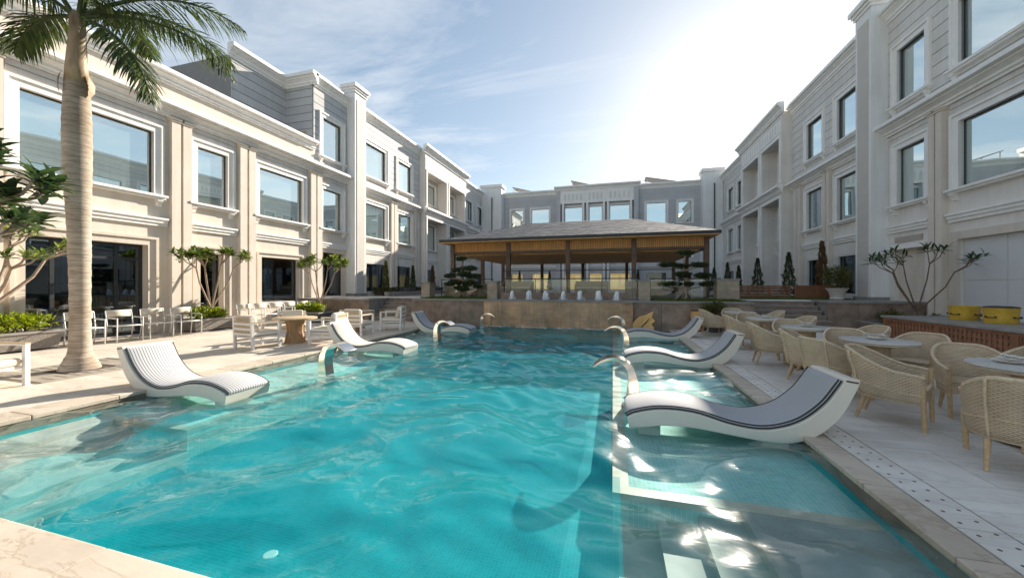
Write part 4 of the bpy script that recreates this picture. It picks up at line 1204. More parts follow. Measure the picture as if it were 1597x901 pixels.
# ================================================================== PAVILION
def pavilion():
    x0, x1, y0, y1 = -8.05, 3.92, 17.6, 26.6
    root = thing('pavilion', 'open timber pavilion with grey hip roof on the raised terrace', 'pavilion', (AX, (y0+y1)/2, TZ))
    ex0, ex1, ey0, ey1, ez = x0-.36, x1+.36, y0-.78, y1+.78, 3.72
    MB().box(x0-.4, y0-.4, TZ-.1, x1+.4, y1+.4, TZ+.02).build('plinth', 'stone_cap', root, world=True)
    rx0, rx1, ry, rz = -4.75, 1.0, (y0+y1)/2, 5.32
    # roof deck + shingle courses as separate proud strips
    c = [Vector((ex0, ey0, ez+.06)), Vector((ex1, ey0, ez+.06)), Vector((ex1, ey1, ez+.06)), Vector((ex0, ey1, ez+.06))]
    r0, r1 = Vector((rx0, ry, rz)), Vector((rx1, ry, rz))
    mb = MB(); mb.v = [tuple(v) for v in c + [r0, r1]] + [tuple(v - Vector((0, 0, .12))) for v in c]
    mb.f = [(0, 1, 5, 4), (1, 2, 5), (2, 3, 4, 5), (3, 0, 4), (6, 9, 8, 7), (0, 6, 7, 1), (1, 7, 8, 2), (2, 8, 9, 3), (3, 9, 6, 0)]
    roof = mb.build('roof', 'roof_shingle', root, world=True, fix=True)
    rr = random.Random(4)
    N = 22
    planes = [(c[0], c[1], r0, r1), (c[1], c[2], r1, r1), (c[3], c[0], r0, r0)]
    tiles = 0
    sh = MB()
    for pi, (a, b, ta, tb) in enumerate(planes):
        nrm = (b-a).cross((ta+tb)/2-a).normalized()
        for k in range(N):
            t0, t1 = k/N, (k+1.25)/N
            t1 = min(t1, 1)
            A0, B0 = a.lerp(ta, t0), b.lerp(tb, t0); A1, B1 = a.lerp(ta, t1), b.lerp(tb, t1)
            L = (B0-A0).length; m_ = max(1, int(L/rr.uniform(.3, .42))); ofs = rr.random()
            for i in range(m_):
                u0 = (i + ofs)/m_; u1 = min(u0 + 1/m_, 1)
                if u0 >= 1: continue
                h = .014 + rr.uniform(0, .008)
                q = [A0.lerp(B0, u0+.0004), A0.lerp(B0, u1-.0004), A1.lerp(B1, u1-.0004), A1.lerp(B1, u0+.0004)]
                n_ = len(sh.v)
                sh.v += [tuple(q[0]+nrm*h), tuple(q[1]+nrm*h), tuple(q[2]+nrm*.006), tuple(q[3]+nrm*.006), tuple(q[0]), tuple(q[1])]
                sh.f += [(n_, n_+1, n_+2, n_+3), (n_+4, n_+5, n_+1, n_)]
    o = sh.build('shingles', 'roof_shingle', roof, world=True); o['kind'] = 'stuff'
    # dark fascia
    f = MB().box(ex0-.03, ey0-.03, ez-.06, ex1+.03, ey0, ez+.07).box(ex0-.03, ey1, ez-.06, ex1+.03, ey1+.03, ez+.07)
    f.box(ex0-.03, ey0, ez-.06, ex0, ey1, ez+.07).box(ex1, ey0, ez-.06, ex1+.03, ey1, ez+.07)
    f.build('fascia', 'roof_edge', root, world=True)
    MB().box(ex0+.002, ey0+.002, ez-.10, ex1-.002, ey1-.002, ez-.065).build('soffit', 'wood_orange', root, world=True)
    MB().box(x0+.2, y0+.2, 3.05, x1-.2, y1-.2, 3.09).build('ceiling', 'wood_orange', root, world=True)
    # ring beam and slatted valance
    for (a, b, p, q) in ((x0, x1, y0, y0), (x0, x1, y1, y1)):
        MB().box(a-.05, p-.03, 3.10, b+.05, p+.09, 3.22).build('beam', 'wood_brown', root, world=True)
        MB().box(a-.05, p-.02, 3.60, b+.05, p+.07, 3.64).build('beam', 'wood_orange', root, world=True)
        MB().box(a-.05, p+.045, 3.22, b+.05, p+.06, 3.60).build('valance_board', 'wood_mid', root, world=True)
    for xx in (x0, x1):
        MB().box(xx-.05, y0+.09, 3.10, xx+.05, y1-.03, 3.22).build('beam', 'wood_brown', root, world=True)
        MB().box(xx-.012, y0+.09, 3.22, xx+.012, y1-.03, 3.60).build('valance_board', 'wood_mid', root, world=True)
    me = MB().box(-.018, -.02, 3.22-TZ, .018, .02, 3.60-TZ).mesh('slat', 'wood_orange')
    n_ = 150
    for i in range(n_):
        x = x0 + (i+.5)*(x1-x0)/n_
        place('slat', me, root, (x-AX, y0-(y0+y1)/2+.02, 0))
    for i in range(70):
        for xx in (x0+.03, x1-.03):
            y = y0 + .1 + (i+.5)*(y1-y0-.1)/70
            place('slat', me, root, (xx-AX, y-(y0+y1)/2, 0))
    # posts
    px = [x0, -5.04, AX-.05, .92, x1]
    for y in (y0, (y0+y1)/2, y1):
        for x in px:
            if y == (y0+y1)/2 and x in px[1:4]: continue
            w = .1
            p = MB().box(x-w, y-w+.02, TZ, x+w, y+w+.02, 3.68 if y == y0 else 3.1).build('post', 'wood_brown', root, world=True)
            if y == y0: MB().box(x-.06, y-.15, 2.05, x+.06, y-w+.02, 2.25).build('wall_lamp', 'metal_dark', p, world=True)
    # thin curtain rail and rolled screens at the back
    MB().box(x0, y1-.3, 2.55, x1, y1-.26, 2.60).build('rail', 'metal_dark', root, world=True)
    return root
pavilion()
# lounge sofas inside the pavilion
for i, (x, y, lab) in enumerate(((-5.6, 21.5, 'beige sofa inside the left part of the pavilion'), (-1.2, 21.8, 'beige sofa inside the middle of the pavilion'), (1.6, 21.3, 'beige sofa inside the right part of the pavilion'))):
    t = thing('sofa', lab, 'sofa', (x, y, TZ+.02), group='sofas in the pavilion')
    MB().box(-.95, -.4, 0, .95, .4, .32).build('base', 'stone_tan', t)
    for sx in (-.47, .47): bevel(MB().box(sx-.46, -.38, .32, sx+.46, .2, .46).build('seat_cushion', 'cushion_cream', t), .03)
    bevel(MB().box(-.95, .2, .32, .95, .4, .78).build('backrest', 'slat_beige', t), .03)
    for sx in (-.95, .83): bevel(MB().box(sx, -.38, .32, sx+.12, .2, .6).build('armrest', 'slat_beige', t), .02)

# ---- glass balustrade, stone pillars and lawn on the terrace
def balustrade(x0, x1, y, label):
    t = thing('glass_balustrade', label, 'balustrade', ((x0+x1)/2, y, TZ))
    n_ = max(1, round((x1-x0)/1.3)); w = (x1-x0)/n_
    for i in range(n_):
        MB().box(x0+i*w+.01, y-.006, TZ+.05, x0+(i+1)*w-.01, y+.006, 1.74).build('glass_panel', 'glass_clear', t, world=True)
    for i in range(n_+1):
        MB().box(x0+i*w-.012, y-.02, TZ-.02, x0+i*w+.012, y+.02, 1.76).build('post', 'metal_dark', t, world=True)
    MB().box(x0-.02, y-.025, 1.76, x1+.02, y+.025, 1.80).build('handrail', 'metal_dark', t, world=True)
balustrade(-8.0, -5.4, 16.2, 'glass balustrade behind the left cloud pruned tree')
balustrade(-4.6, .95, 15.4, 'long glass balustrade behind the fountain jets')
balustrade(1.5, 4.1, 16.2, 'glass balustrade behind the right cloud pruned tree')
def pillar(x, y, w, d, z1, label, m='stone_tan'):
    t = thing('stone_pillar', label, 'pillar', (x, y, TZ))
    nn = max(2, round((z1-TZ)/.2)); h = (z1-TZ)/nn
    for i in range(nn):
        MB().box(x-w/2+.002*(i % 2), y-d/2, TZ-.03+i*h+.004, x+w/2-.002*(i % 2), y+d/2, TZ-.03+(i+1)*h).build('stone_course', m, t, world=True)
    MB().box(x-w/2-.03, y-d/2-.03, z1-.03, x+w/2+.03, y+d/2+.03, z1+.03).build('cap', 'stone_cap', t, world=True)
pillar(-8.3, 15.4, .42, .5, 1.62, 'tan stone pillar at the top of the left steps')
pillar(-4.95, 15.0, .42, .5, 1.66, 'tan stone pillar at the left end of the fountain basin')
pillar(1.15, 15.0, .42, .5, 1.68, 'tan stone pillar at the right end of the fountain basin')
pillar(4.15, 15.6, .75, .5, 1.72, 'wide tan stone pillar at the top of the right steps')
for (x, w_, lab) in ((-6.7, 2.6, 'low dark stone wall behind the left cloud pruned tree'), (-2.0, 5.2, 'low dark planter wall behind the fountain jets')):
    t = thing('low_wall', lab, 'wall', (x, 16.6 if x < -5 else 15.0, TZ))
    nn = max(2, round(w_/.9))
    for i in range(nn): MB().box(-w_/2+i*w_/nn+.004, -.12, -.03, -w_/2+(i+1)*w_/nn-.004, .12, .62 if x < -5 else .25).build('stone_panel', 'stone_dark', t)
# lawn blades
def grass_patch(x0, x1, y0, y1, n_, seed, z=TZ):
    r = random.Random(seed); mb = MB()
    for i in range(n_):
        p = Vector((r.uniform(x0, x1), r.uniform(y0, y1), z))
        a = r.uniform(0, 6.28)
        d = Vector((math.cos(a)*.5, math.sin(a)*.5, 1))
        mb.mini(p, d, Vector((math.sin(a), -math.cos(a), .1)), r.uniform(.04, .09), .014)
    return mb
for (a, lab) in (((-7.9, -5.2, 13.9, 15.9), 'short grass lawn under the left cloud pruned tree'), ((1.45, 4.35, 13.9, 15.9), 'short grass lawn under the right cloud pruned tree'), ((4.6, 9.2, 17.4, 21.5), 'short grass lawn behind the wooden lattice screens')):
    b = struct(MB().box(a[0], a[2], TZ-.03, a[1], a[3], TZ+.004).build('lawn_bed', 'grass'))
    o = grass_patch(*a, 5200, int(a[1]*10)).build('grass', 'leaf_grass'); tag(o, lab, 'grass'); o['kind'] = 'stuff'

# ================================================================== VEGETATION
UP = Vector((0, 0, 1))
def rdir(r):
    while True:
        v = Vector((r.uniform(-1, 1), r.uniform(-1, 1), r.uniform(-1, 1)))
        if .05 < v.length < 1: return v.normalized()
def clump(mb, r, c, rad, n_, L, W, flat=1.0):
    for i in range(n_):
        d = rdir(r); q = r.random()**.45
        p = c + Vector((d.x*rad, d.y*rad, d.z*rad*flat))*q
        dd = (d*.7 + rdir(r)*.8 + UP*.25)
        mb.mini(p, dd, rdir(r), L*r.uniform(.6, 1.3), W*r.uniform(.7, 1.2))
def rosette(mb, r, p, d, n_, L, W, big=True):
    d = d.normalized(); s = d.cross(Vector((.3, .9, .1))).normalized(); u = s.cross(d)
    for i in range(n_):
        a = i*2.4 + r.uniform(-.3, .3); t = i/n_
        out = s*math.cos(a) + u*math.sin(a)
        dd = out*(1.0 - .55*t) + d*(.25 + .8*t)
        mb.leaf(p - d*(.10*(1-t)), dd, d + UP*.3, L*r.uniform(.65, 1.1), W*r.uniform(.8, 1.15), .16, r.uniform(.1, .35))
def plumeria(label, loc, limbs, seed, leaf='leaf_plumeria', bark='bark_pale', L=.24, W=.075, n_leaf=11, base_r=.05, lean=(0, 0), twigs=1):
    """limbs: (azimuth deg, reach, height) of the main limbs; each forks again"""
    r = random.Random(seed)
    t = thing('plumeria_tree', label, 'tree', loc)
    tr = MB(); lf = MB()
    fork = Vector((lean[0], lean[1], limbs[0][3] if len(limbs[0]) > 3 else .35))
    tr.tube([(0, 0, -.05), fork*.5 + Vector((.01, -.01, 0)), fork], [base_r*1.25, base_r, base_r*.85], 8)
    for lb in limbs:
        az, reach, h = R(lb[0]), lb[1], lb[2]
        end = Vector((math.cos(az)*reach, math.sin(az)*reach, h))
        mid = fork.lerp(end, .5) + Vector((math.cos(az), math.sin(az), -.3))*reach*.14
        tr.tube([fork - Vector((0, 0, .03)), fork.lerp(mid, .5) + Vector((0, 0, -.02)), mid, mid.lerp(end, .55)], [base_r*.72, base_r*.62, base_r*.52, base_r*.42], 7)
        b0 = mid.lerp(end, .5)
        for k in range(3):
            a2 = az + (k-1)*r.uniform(.6, 1.0); q = reach*.32 + .12
            e2 = b0 + Vector((math.cos(a2)*q, math.sin(a2)*q, (end-b0).z*r.uniform(.8, 1.15)))
            m2 = b0.lerp(e2, .5) + Vector((math.cos(a2), math.sin(a2), -.25))*q*.2
            tr.tube([b0, m2, e2], [base_r*.42, base_r*.34, base_r*.27], 6)
            rosette(lf, r, e2, (e2-m2) + UP*.2, n_leaf + r.randint(-2, 2), L, W)
            for kk in range(twigs):
                a3 = a2 + r.uniform(-1.2, 1.2); q3 = r.uniform(.10, .22)
                e3 = m2.lerp(e2, r.uniform(.3, .8)) + Vector((math.cos(a3)*q3, math.sin(a3)*q3, r.uniform(.02, .16)))
                tr.tube([m2.lerp(e2, .3), e3], [base_r*.25, base_r*.18], 5)
                rosette(lf, r, e3, (e3-m2)*.5 + UP*.25, max(4, n_leaf-4), L*.85, W*.9)
    tr.build('trunk', bark, t, smooth=50); lf.build('crown', leaf, t)
    return t
def shrub(parent_name, label, loc, rx, ry, h, seed, m='leaf_shrub', n_=900, L=.07, W=.03, cat='shrub'):
    r = random.Random(seed); t = thing(parent_name, label, cat, loc)
    lf = MB(); st = MB()
    k = max(5, int(rx*ry*60)+5)
    for i in range(k):
        a = r.uniform(0, 6.28); q = math.sqrt(r.random())
        c = Vector((math.cos(a)*q*rx*.8, math.sin(a)*q*ry*.8, h*r.uniform(.35, .75)*(1-.35*q)))
        clump(lf, r, c, min(rx, ry)*.45+.03, n_//k, L, W, .8)
        st.tube([(c.x*.5, c.y*.5, -.06), (c.x*.8, c.y*.8, c.z*.5), tuple(c)], [.012, .009, .006], 5)
    st.build('stems', 'bark_dark', t); lf.build('foliage', m, t)
    return t
def cypress(label, loc, h, rad, seed, m='leaf_dark', group='conical cypresses along the facades'):
    r = random.Random(seed); t = thing('cypress_tree', label, 'tree', loc, group=group)
    lf = MB(); n_ = int(1150*h)
    for i in range(n_):
        z = r.random()**1.15; a = r.uniform(0, 6.28)
        rr = rad*(1-z)**.85*(.72 + .38*r.random()) * (1 + .22*math.sin(a*3+z*17+seed)) * (1 + .18*math.sin(z*31+seed*2+a)) + .02
        p = Vector((math.cos(a)*rr, math.sin(a)*rr, .06 + z*h*.97))
        lf.mini(p, Vector((math.cos(a)*.55, math.sin(a)*.55, 1)) + rdir(r)*.5, rdir(r), r.uniform(.05, .12), .035)
    MB().tube([(0, 0, -.03), (.01, 0, h*.5), (0, .01, h*.93)], [.04, .025, .008], 6).build('trunk', 'bark_dark', t)
    lf.build('crown', m, t)
    return t
# ---- royal palm
def palm():
    r = random.Random(12)
    bx_, by_ = -9.22, 4.27
    t = thing('palm_tree', 'tall royal palm with pale ringed trunk beside the striped lounger', 'tree', (bx_, by_, 0))
    zs = [-.05, .03, .12, .3, .6, 1.0, 1.5, 1.95, 2.05, 2.2, 2.6, 3.1, 3.6, 4.0, 4.4, 4.75, 5.0, 5.12]
    rs = [.40, .37, .32, .265, .24, .232, .235, .245, .255, .252, .262, .29, .315, .325, .32, .295, .275, .262]
    rs = [q*(.56 if i > 2 else .70) for i, q in enumerate(rs)]
    pts, rad = [], []
    for i in range(len(zs)-1):
        for k in range(6):
            q = k/6; z = zs[i]*(1-q)+zs[i+1]*q
            ring = .006 if (len(pts) % 3 == 0) else 0
            pts.append((.025*math.sin(z*1.1)+.02*z, -.015*z, z)); rad.append(rs[i]*(1-q)+rs[i+1]*q + ring)
    MB().tube(pts, rad, 26).build('trunk', 'palm_trunk', t, smooth=True)
    top = Vector((.085, -.08, 5.1))
    MB().tube([top - Vector((0, 0, .06)), top + Vector((.0, 0, .25)), top + Vector((.02, 0, .7)), top + Vector((.03, 0, 1.2))], [.152, .138, .112, .095], 18).build('crownshaft', 'palm_shaft', t, smooth=True)
    for a in (30, 150, 250):
        q = MB(); q.leaf(top + Vector((.17*math.cos(R(a)), .17*math.sin(R(a)), .12)), Vector((math.cos(R(a))*.2, math.sin(R(a))*.2, -1)), Vector((math.cos(R(a)), math.sin(R(a)), 0)), .4, .16, .1)
        q.build('dry_sheath', 'palm_shaft', t)
    C0 = top + Vector((.03, 0, 1.12))
    def frond(az, L, up0, droop, seed, tw=0.0, lw=.5):
        rr = random.Random(seed)
        d0 = Vector((math.cos(az), math.sin(az), 0))
        pts = []; p = C0.copy() + d0*.05; n_ = 30
        ang = up0
        for i in range(n_+1):
            pts.append(p.copy()); q = i/n_
            ang = up0 - droop*(q**1.25)
            p = p + (d0*math.cos(ang) + UP*math.sin(ang))*(L/n_)
        mb = MB()
        mb.tube(pts, [.036*(1-.85*i/n_)+.003 for i in range(n_+1)], 6)
        ra = mb.build('frond', 'palm_shaft' if False else 'leaf_palm', t, smooth=True)
        lf = MB(); side = d0.cross(UP)
        m_ = 100
        for i in range(m_):
            q = .10 + .9*i/m_; idx = q*n_; k = min(int(idx), n_-1); fr_ = idx-k
            P = pts[k].lerp(pts[k+1], fr_); tang = (pts[k+1]-pts[k]).normalized(); nrm = side.cross(tang)
            prof = math.sin(math.pi*min(1, q*.92+.06))**.6
            for sg in (-1, 1):
                ll = 1.15*lw*prof*rr.uniform(.8, 1.12)*(.65 if q > .93 else 1)
                lift = rr.uniform(-.5, .6)
                dd = (side*sg*(1.0) + tang*(.5 + .7*q) + nrm*lift + UP*-.35).normalized()
                w = .024*rr.uniform(.8, 1.2)
                sd_ = dd.cross(nrm).normalized()
                n0 = len(lf.v)
                a = P; dr = UP*-1
                m1 = P + dd*ll*.45 + dr*ll*.05; m2 = P + dd*ll*.78 + dr*ll*.19; e = P + dd*ll*.97 + dr*ll*.40
                lf.v += [tuple(a - sd_*w*.25), tuple(a + sd_*w*.25), tuple(m1 - sd_*w*.5), tuple(m1 + sd_*w*.5), tuple(m2 - sd_*w*.4), tuple(m2 + sd_*w*.4), tuple(e)]
                lf.f += [(n0, n0+1, n0+3, n0+2), (n0+2, n0+3, n0+5, n0+4), (n0+4, n0+5, n0+6)]
        lf.build('leaflets', 'leaf_palm', ra)
    A = YAW   # camera-right azimuth
    frond(A + R(12), 2.75, R(14), R(78), 1, lw=.50)       # long right frond
    frond(A + R(-10), 2.35, R(-22), R(58), 2, lw=.42)     # drooping right frond
    frond(A + R(172), 1.6, R(16), R(85), 3, lw=.42)       # left frond
    frond(A + R(22), 2.7, R(45), R(85), 4, lw=.5)
    frond(A + R(195), 1.9, R(45), R(95), 5, lw=.45)
    frond(A + R(60), 2.7, R(48), R(95), 6)
    frond(A + R(110), 2.6, R(55), R(95), 7)
    frond(A + R(245), 2.4, R(62), R(85), 8)
    frond(A + R(-25), 2.6, R(70), R(70), 10)
    frond(A + R(40), 2.2, R(82), R(50), 12)
    return t
palm()
# cast iron tree grate
tg = thing('tree_grate', 'perforated iron tree grate set in the paving round the palm', 'tree grate', (-9.22, 4.27, 0))
MB().box(-.92, -.92, -.01, .92, .92, .003).build('soil_pit', 'soil', tg)
for i in range(21):
    x = -.9 + i*.09
    for (a, b) in (((-.9, .9),) if abs(x) > .45 else ((-.9, -.44), (.44, .9))):
        MB().box(x-.026, a, .0035, x+.026, b, .014).build('bar', 'grate_stone', tg)
for i in range(11):
    y = -.9 + i*.18
    MB().box(-.9, y-.02, .0145, -.46, y+.02, .02).box(.46, y-.02, .0145, .9, y+.02, .02).build('cross_bar', 'grate_stone', tg)
mb = MB(); mb.box(-.96, -.96, .001, .96, -.9, .024).box(-.96, .9, .001, .96, .96, .024).box(-.96, -.9, .001, -.9, .9, .024).box(.9, -.9, .001, .96, .9, .024)
mb.build('frame', 'grate_stone', tg)

tg.scale = (.82, .82, 1)

# ---- stone planters with shrubs and plumerias on the left
def planter(label, x0, y0, x1, y1, h, m='planter_stone'):
    t = thing('planter', label, 'planter', ((x0+x1)/2, (y0+y1)/2, 0))
    w = .06; i_ = .05
    def taper(a0, b0, a1, b1, z0, z1, k):
        mb = MB(); mb.v = [(a0+k, b0+k, z0), (a1-k, b0+k, z0), (a1-k, b1-k, z0), (a0+k, b1-k, z0), (a0, b0, z1), (a1, b0, z1), (a1, b1, z1), (a0, b1, z1)]
        mb.f = [(0, 3, 2, 1), (4, 5, 6, 7), (0, 1, 5, 4), (1, 2, 6, 5), (2, 3, 7, 6), (3, 0, 4, 7)]; return mb
    bevel(taper(x0, y0, x1, y1, .04, h-.05, i_).build('body', m, t, world=True), .01)
    MB().box(x0+.1, y0+.1, 0, x1-.1, y1-.1, .04).build('foot', 'metal_dark', t, world=True)
    r_ = MB()
    r_.box(x0-.02, y0-.02, h-.05, x1+.02, y0+w, h).box(x0-.02, y1-w, h-.05, x1+.02, y1+.02, h).box(x0-.02, y0+w, h-.05, x0+w, y1-w, h).box(x1-w, y0+w, h-.05, x1+.02, y1-w, h)
    r_.build('rim', 'stone_cap', t, world=True)
    MB().box(x0+w, y0+w, h-.045, x1-w, y1-w, h-.03).build('soil', 'soil', t, world=True)
planter('grey stone planter at the left edge behind the palm', -13.6, 3.6, -12.75, 5.62, .45)
planter('grey stone planter between the sling chairs below the small plumeria', -13.55, 8.5, -12.75, 9.85, .42)
planter('dark planter beyond the sling chairs by the far left door', -13.2, 12.0, -11.3, 12.9, .42, 'pot_grey')
shrub('shrub', 'bright green shrub filling the planter at the left edge', (-13.15, 4.75, .44), .4, .9, .5, 21, n_=2600, L=.09, W=.045)
shrub('shrub', 'bright yellow green shrub in the planter below the small plumeria', (-13.1, 9.1, .41), .36, .55, .42, 22, n_=2200, L=.08, W=.04)
shrub('shrub', 'bright green shrub in the dark planter near the steps', (-12.2, 12.45, .41), .85, .36, .42, 23, n_=2400, L=.09, W=.045)
plumeria('bare limbed plumeria growing from the planter at the left edge', (-13.1, 4.6, .42), [(250, .9, 2.3, .55), (75, 1.0, 2.1), (10, .8, 1.75), (120, .6, 2.4)], 5, base_r=.06, L=.30, W=.085)
plumeria('small plumeria with flat green crown in the planter by the narrow door', (-13.05, 9.2, .40), [(70, .75, 2.15, .35), (-70, .8, 2.1), (170, .5, 2.2), (20, .35, 2.25), (300, .45, 2.2)], 6, base_r=.042, L=.25, W=.10, n_leaf=15, twigs=2)
plumeria('small plumeria with flat green crown near the left steps', (-11.7, 12.5, .40), [(60, .7, 2.05, .35), (-60, .8, 2.1), (180, .6, 2.0), (10, .4, 2.15)], 8, base_r=.04, L=.27, W=.10, n_leaf=15, twigs=2)
# near plumeria, mostly outside the frame on the left
planter('grey stone planter outside the left edge holding the dark leaved plumeria', -9.3, 1.3, -8.3, 2.3, .45)
plumeria('dark leaved plumeria reaching in at the upper left edge', (-8.75, 1.85, .42), [(58, 1.1, 2.35, .9), (72, 1.25, 2.0), (45, 1.0, 2.8), (85, .9, 3.1), (60, 1.45, 2.6), (200, 1.0, 2.6), (300, .8, 2.9)], 9, leaf='leaf_plumeria_dark', L=.36, W=.12, n_leaf=13, base_r=.06, twigs=1)
# right plumeria behind the counter
plumeria('sparse plumeria behind the stone topped counter on the right', (8.62, 13.55, 0), [(200, .95, 2.25, .75), (100, .5, 2.55), (-35, .85, 2.25), (150, .6, 2.4), (20, .5, 2.6)], 14, leaf='leaf_plumeria_dark', bark='bark_dark', L=.34, W=.065, n_leaf=6, base_r=.032, twigs=1)
shrub('shrub', 'low green shrub left of the sparse plumeria trunk', (8.2, 13.9, .3), .3, .3, .5, 31, m='leaf_olive', n_=700, L=.09, W=.04)
shrub('shrub', 'low green shrub right of the sparse plumeria trunk', (8.95, 13.2, .3), .25, .3, .45, 32, m='leaf_olive', n_=600, L=.09, W=.04)
planter('dark stone bed holding the sparse plumeria behind the counter', 7.75, 12.95, 9.55, 14.6, .36, 'stone_dark')

# ---- cloud pruned trees
def niwaki(label, loc, h, seed, pads):
    r = random.Random(seed); t = thing('cloud_pruned_tree', label, 'tree', loc, group='cloud pruned trees on the terrace')
    tr = MB(); lf = MB()
    for k in range(7):
        a = k*.9 + r.uniform(-.2, .2); b = r.uniform(.35, .7)
        tr.tube([(math.cos(a)*b, math.sin(a)*b*.6, -.03), (math.cos(a+.3)*b*.6, math.sin(a+.3)*b*.4, .12+.05*r.random()), (0, 0, .35)], [.028, .045, .05], 6)
    spine = [(0, 0, .2), (.1, .03, h*.35), (-.08, 0, h*.6), (.03, .02, h*.97)]
    tr.tube(spine, [.09, .075, .055, .03], 8)
    for (dx_, dy_, z, rad) in pads:
        c = Vector((dx_, dy_, z))
        tr.tube([(0, 0, z-.18), (dx_*.6, dy_*.6, z-.12), tuple(c - Vector((0, 0, .04)))], [.035, .028, .02], 6)
        for q in range(5):
            cc = c + Vector((r.uniform(-.5, .5)*rad, r.uniform(-.5, .5)*rad, r.uniform(-.02, .03)))
            clump(lf, r, cc, rad*.7, int(1300*rad), .06, .022, .34)
    tr.build('trunk', 'bark_pale', t, smooth=50); lf.build('crown', 'leaf_dark', t)
pads = [(0, 0, 1.72, .27), (-.35, .1, 1.25, .36), (.35, -.05, 1.3, .34), (-.62, 0, .98, .30), (.1, -.15, 1.02, .4), (.62, .05, .95, .32), (-.3, -.1, .68, .38), (.4, -.1, .64, .38), (-.65, -.05, .6, .22), (.05, -.2, .42, .36), (.7, 0, .5, .2)]
niwaki('cloud pruned tree with dark green pads left of the fountain jets', (-6.45, 15.1, TZ), 1.75, 41, pads)
pads2 = [(.05, 0, 1.78, .3), (-.6, 0, 1.35, .33), (-.15, .1, 1.28, .3), (.5, 0, 1.3, .34), (-.1, -.1, .95, .35), (.6, .05, .92, .36), (.75, 0, .6, .25), (-.5, 0, .62, .22), (.15, -.1, .6, .2)]
niwaki('cloud pruned tree with dark green pads right of the fountain jets', (2.62, 15.1, TZ), 1.8, 42, pads2)

# ---- cypresses, bowls and hedges along the side wings
left_cy = [(-12.75, 18.6, 1.95, .17, 'leaf_olive', 'green cypress nearest the left pier'), (-12.75, 21.6, 1.8, .17, 'leaf_dark', 'dark cypress between the two left ground floor windows'), (-12.9, 24.6, 2.0, .22, 'leaf_rust', 'rust brown cypress beside the left projecting bay'), (-12.2, 30.2, 1.8, .2, 'leaf_dark', 'small dark cypress past the left projecting bay')]
for i, (x, y, h, rd, m_, lab) in enumerate(left_cy): cypress(lab, (x, y, TZ), h, rd, 50+i, m_)
right_cy = [(8.75, 18.9, 2.45, .24, 'leaf_rust', 'tall brownish cypress behind the round topiary on the right'), (8.7, 21.9, 2.2, .3, 'leaf_dark', 'broad cypress behind the lattice screen on the right'), (8.4, 25.2, 2.15, .3, 'leaf_dark', 'dark cypress before the right projecting bay'), (8.5, 29.0, 1.9, .2, 'leaf_dark', 'slim cypress in the right loggia'), (8.5, 31.6, 2.3, .25, 'leaf_dark', 'cypress just past the right projecting bay'), (8.2, 34.2, 2.0, .3, 'leaf_dark', 'second cypress from the far end on the right'), (8.1, 36.2, 2.2, .22, 'leaf_dark', 'slim dark cypress at the far right corner')]
for i, (x, y, h, rd, m_, lab) in enumerate(right_cy): cypress(lab, (x, y, TZ), h, rd, 60+i, m_)
far_cy = [(-9.0, 35.5, 'cypress left of centre in front of the far block'), (-6.0, 35.6, 'cypress second from left in front of the far block'), (2.2, 35.5, 'cypress right of centre in front of the far block')]
for i, (x, y, lab) in enumerate(far_cy): cypress(lab, (x, y, TZ), 1.9, .2, 80+i, 'leaf_dark')
def bowl(label, x, y, rad, h):
    t = thing('bowl_planter', label, 'planter', (x, y, TZ), group='grey bowl planters on the terrace')
    MB().lathe([(rad*.5, 0), (rad*.8, h*.35), (rad, h*.9), (rad*1.02, h), (rad*.92, h), (rad*.9, h*.88)], 20).build('bowl', 'pot_grey', t, smooth=40)
    MB().lathe([(rad*.9, h*.86), (rad*.88, h*.89)], 20).build('soil', 'soil', t)
bowl('grey bowl planter by the first left ground floor window', -12.2, 20.0, .5, .42)
bowl('grey bowl planter before the left projecting bay', -12.2, 23.9, .5, .42)
bowl('grey bowl planter at the far right of the terrace', 7.9, 30.5, .5, .42)
for i, (x, y, lab) in enumerate(((-12.2, 20.0, 'tiny tiered topiary in the left grey bowl'), (-12.2, 23.9, 'low green tuft in the second left grey bowl'))):
    t = thing('topiary', lab, 'topiary', (x, y, TZ+.36)); lf = MB(); r_ = random.Random(90+i)
    for z, q in (((.15, .16), (.38, .13), (.58, .1), (.75, .07)) if i == 0 else ((.08, .2),)): clump(lf, r_, Vector((0, 0, z)), q, 160, .05, .025, .6)
    lf.build('foliage', 'leaf_dark', t); MB().tube([(0, 0, -.02), (0, 0, .7 if i == 0 else .1)], .015, 6).build('stem', 'bark_dark', t)
def hedge(label, x0, y0, x1, y1, h, seed, m='leaf_dark'):
    r = random.Random(seed); t = thing('hedge', label, 'hedge', ((x0+x1)/2, (y0+y1)/2, TZ)); lf = MB()
    hx, hy = (x1-x0)/2, (y1-y0)/2
    for i in range(int(900*(x1-x0+y1-y0))):
        p = Vector((r.uniform(-hx, hx), r.uniform(-hy, hy), h*(r.random()**.6)))
        lf.mini(p, rdir(r)+UP*.4, rdir(r), r.uniform(.04, .09), .03)
    lf.build('foliage', m, t)
    MB().box(-hx*.8, -hy*.8, -.02, hx*.8, hy*.8, h*.6).build('stems', 'bark_dark', t)
hedge('low green hedge under the first left ground floor windows', -13.3, 18.0, -12.9, 20.4, .42, 101)
hedge('low green hedge under the second left ground floor windows', -13.3, 21.9, -12.9, 24.0, .42, 102)
hedge('low green hedge below the glass front on the far right', 3.0, 36.3, 6.8, 36.8, .6, 103)
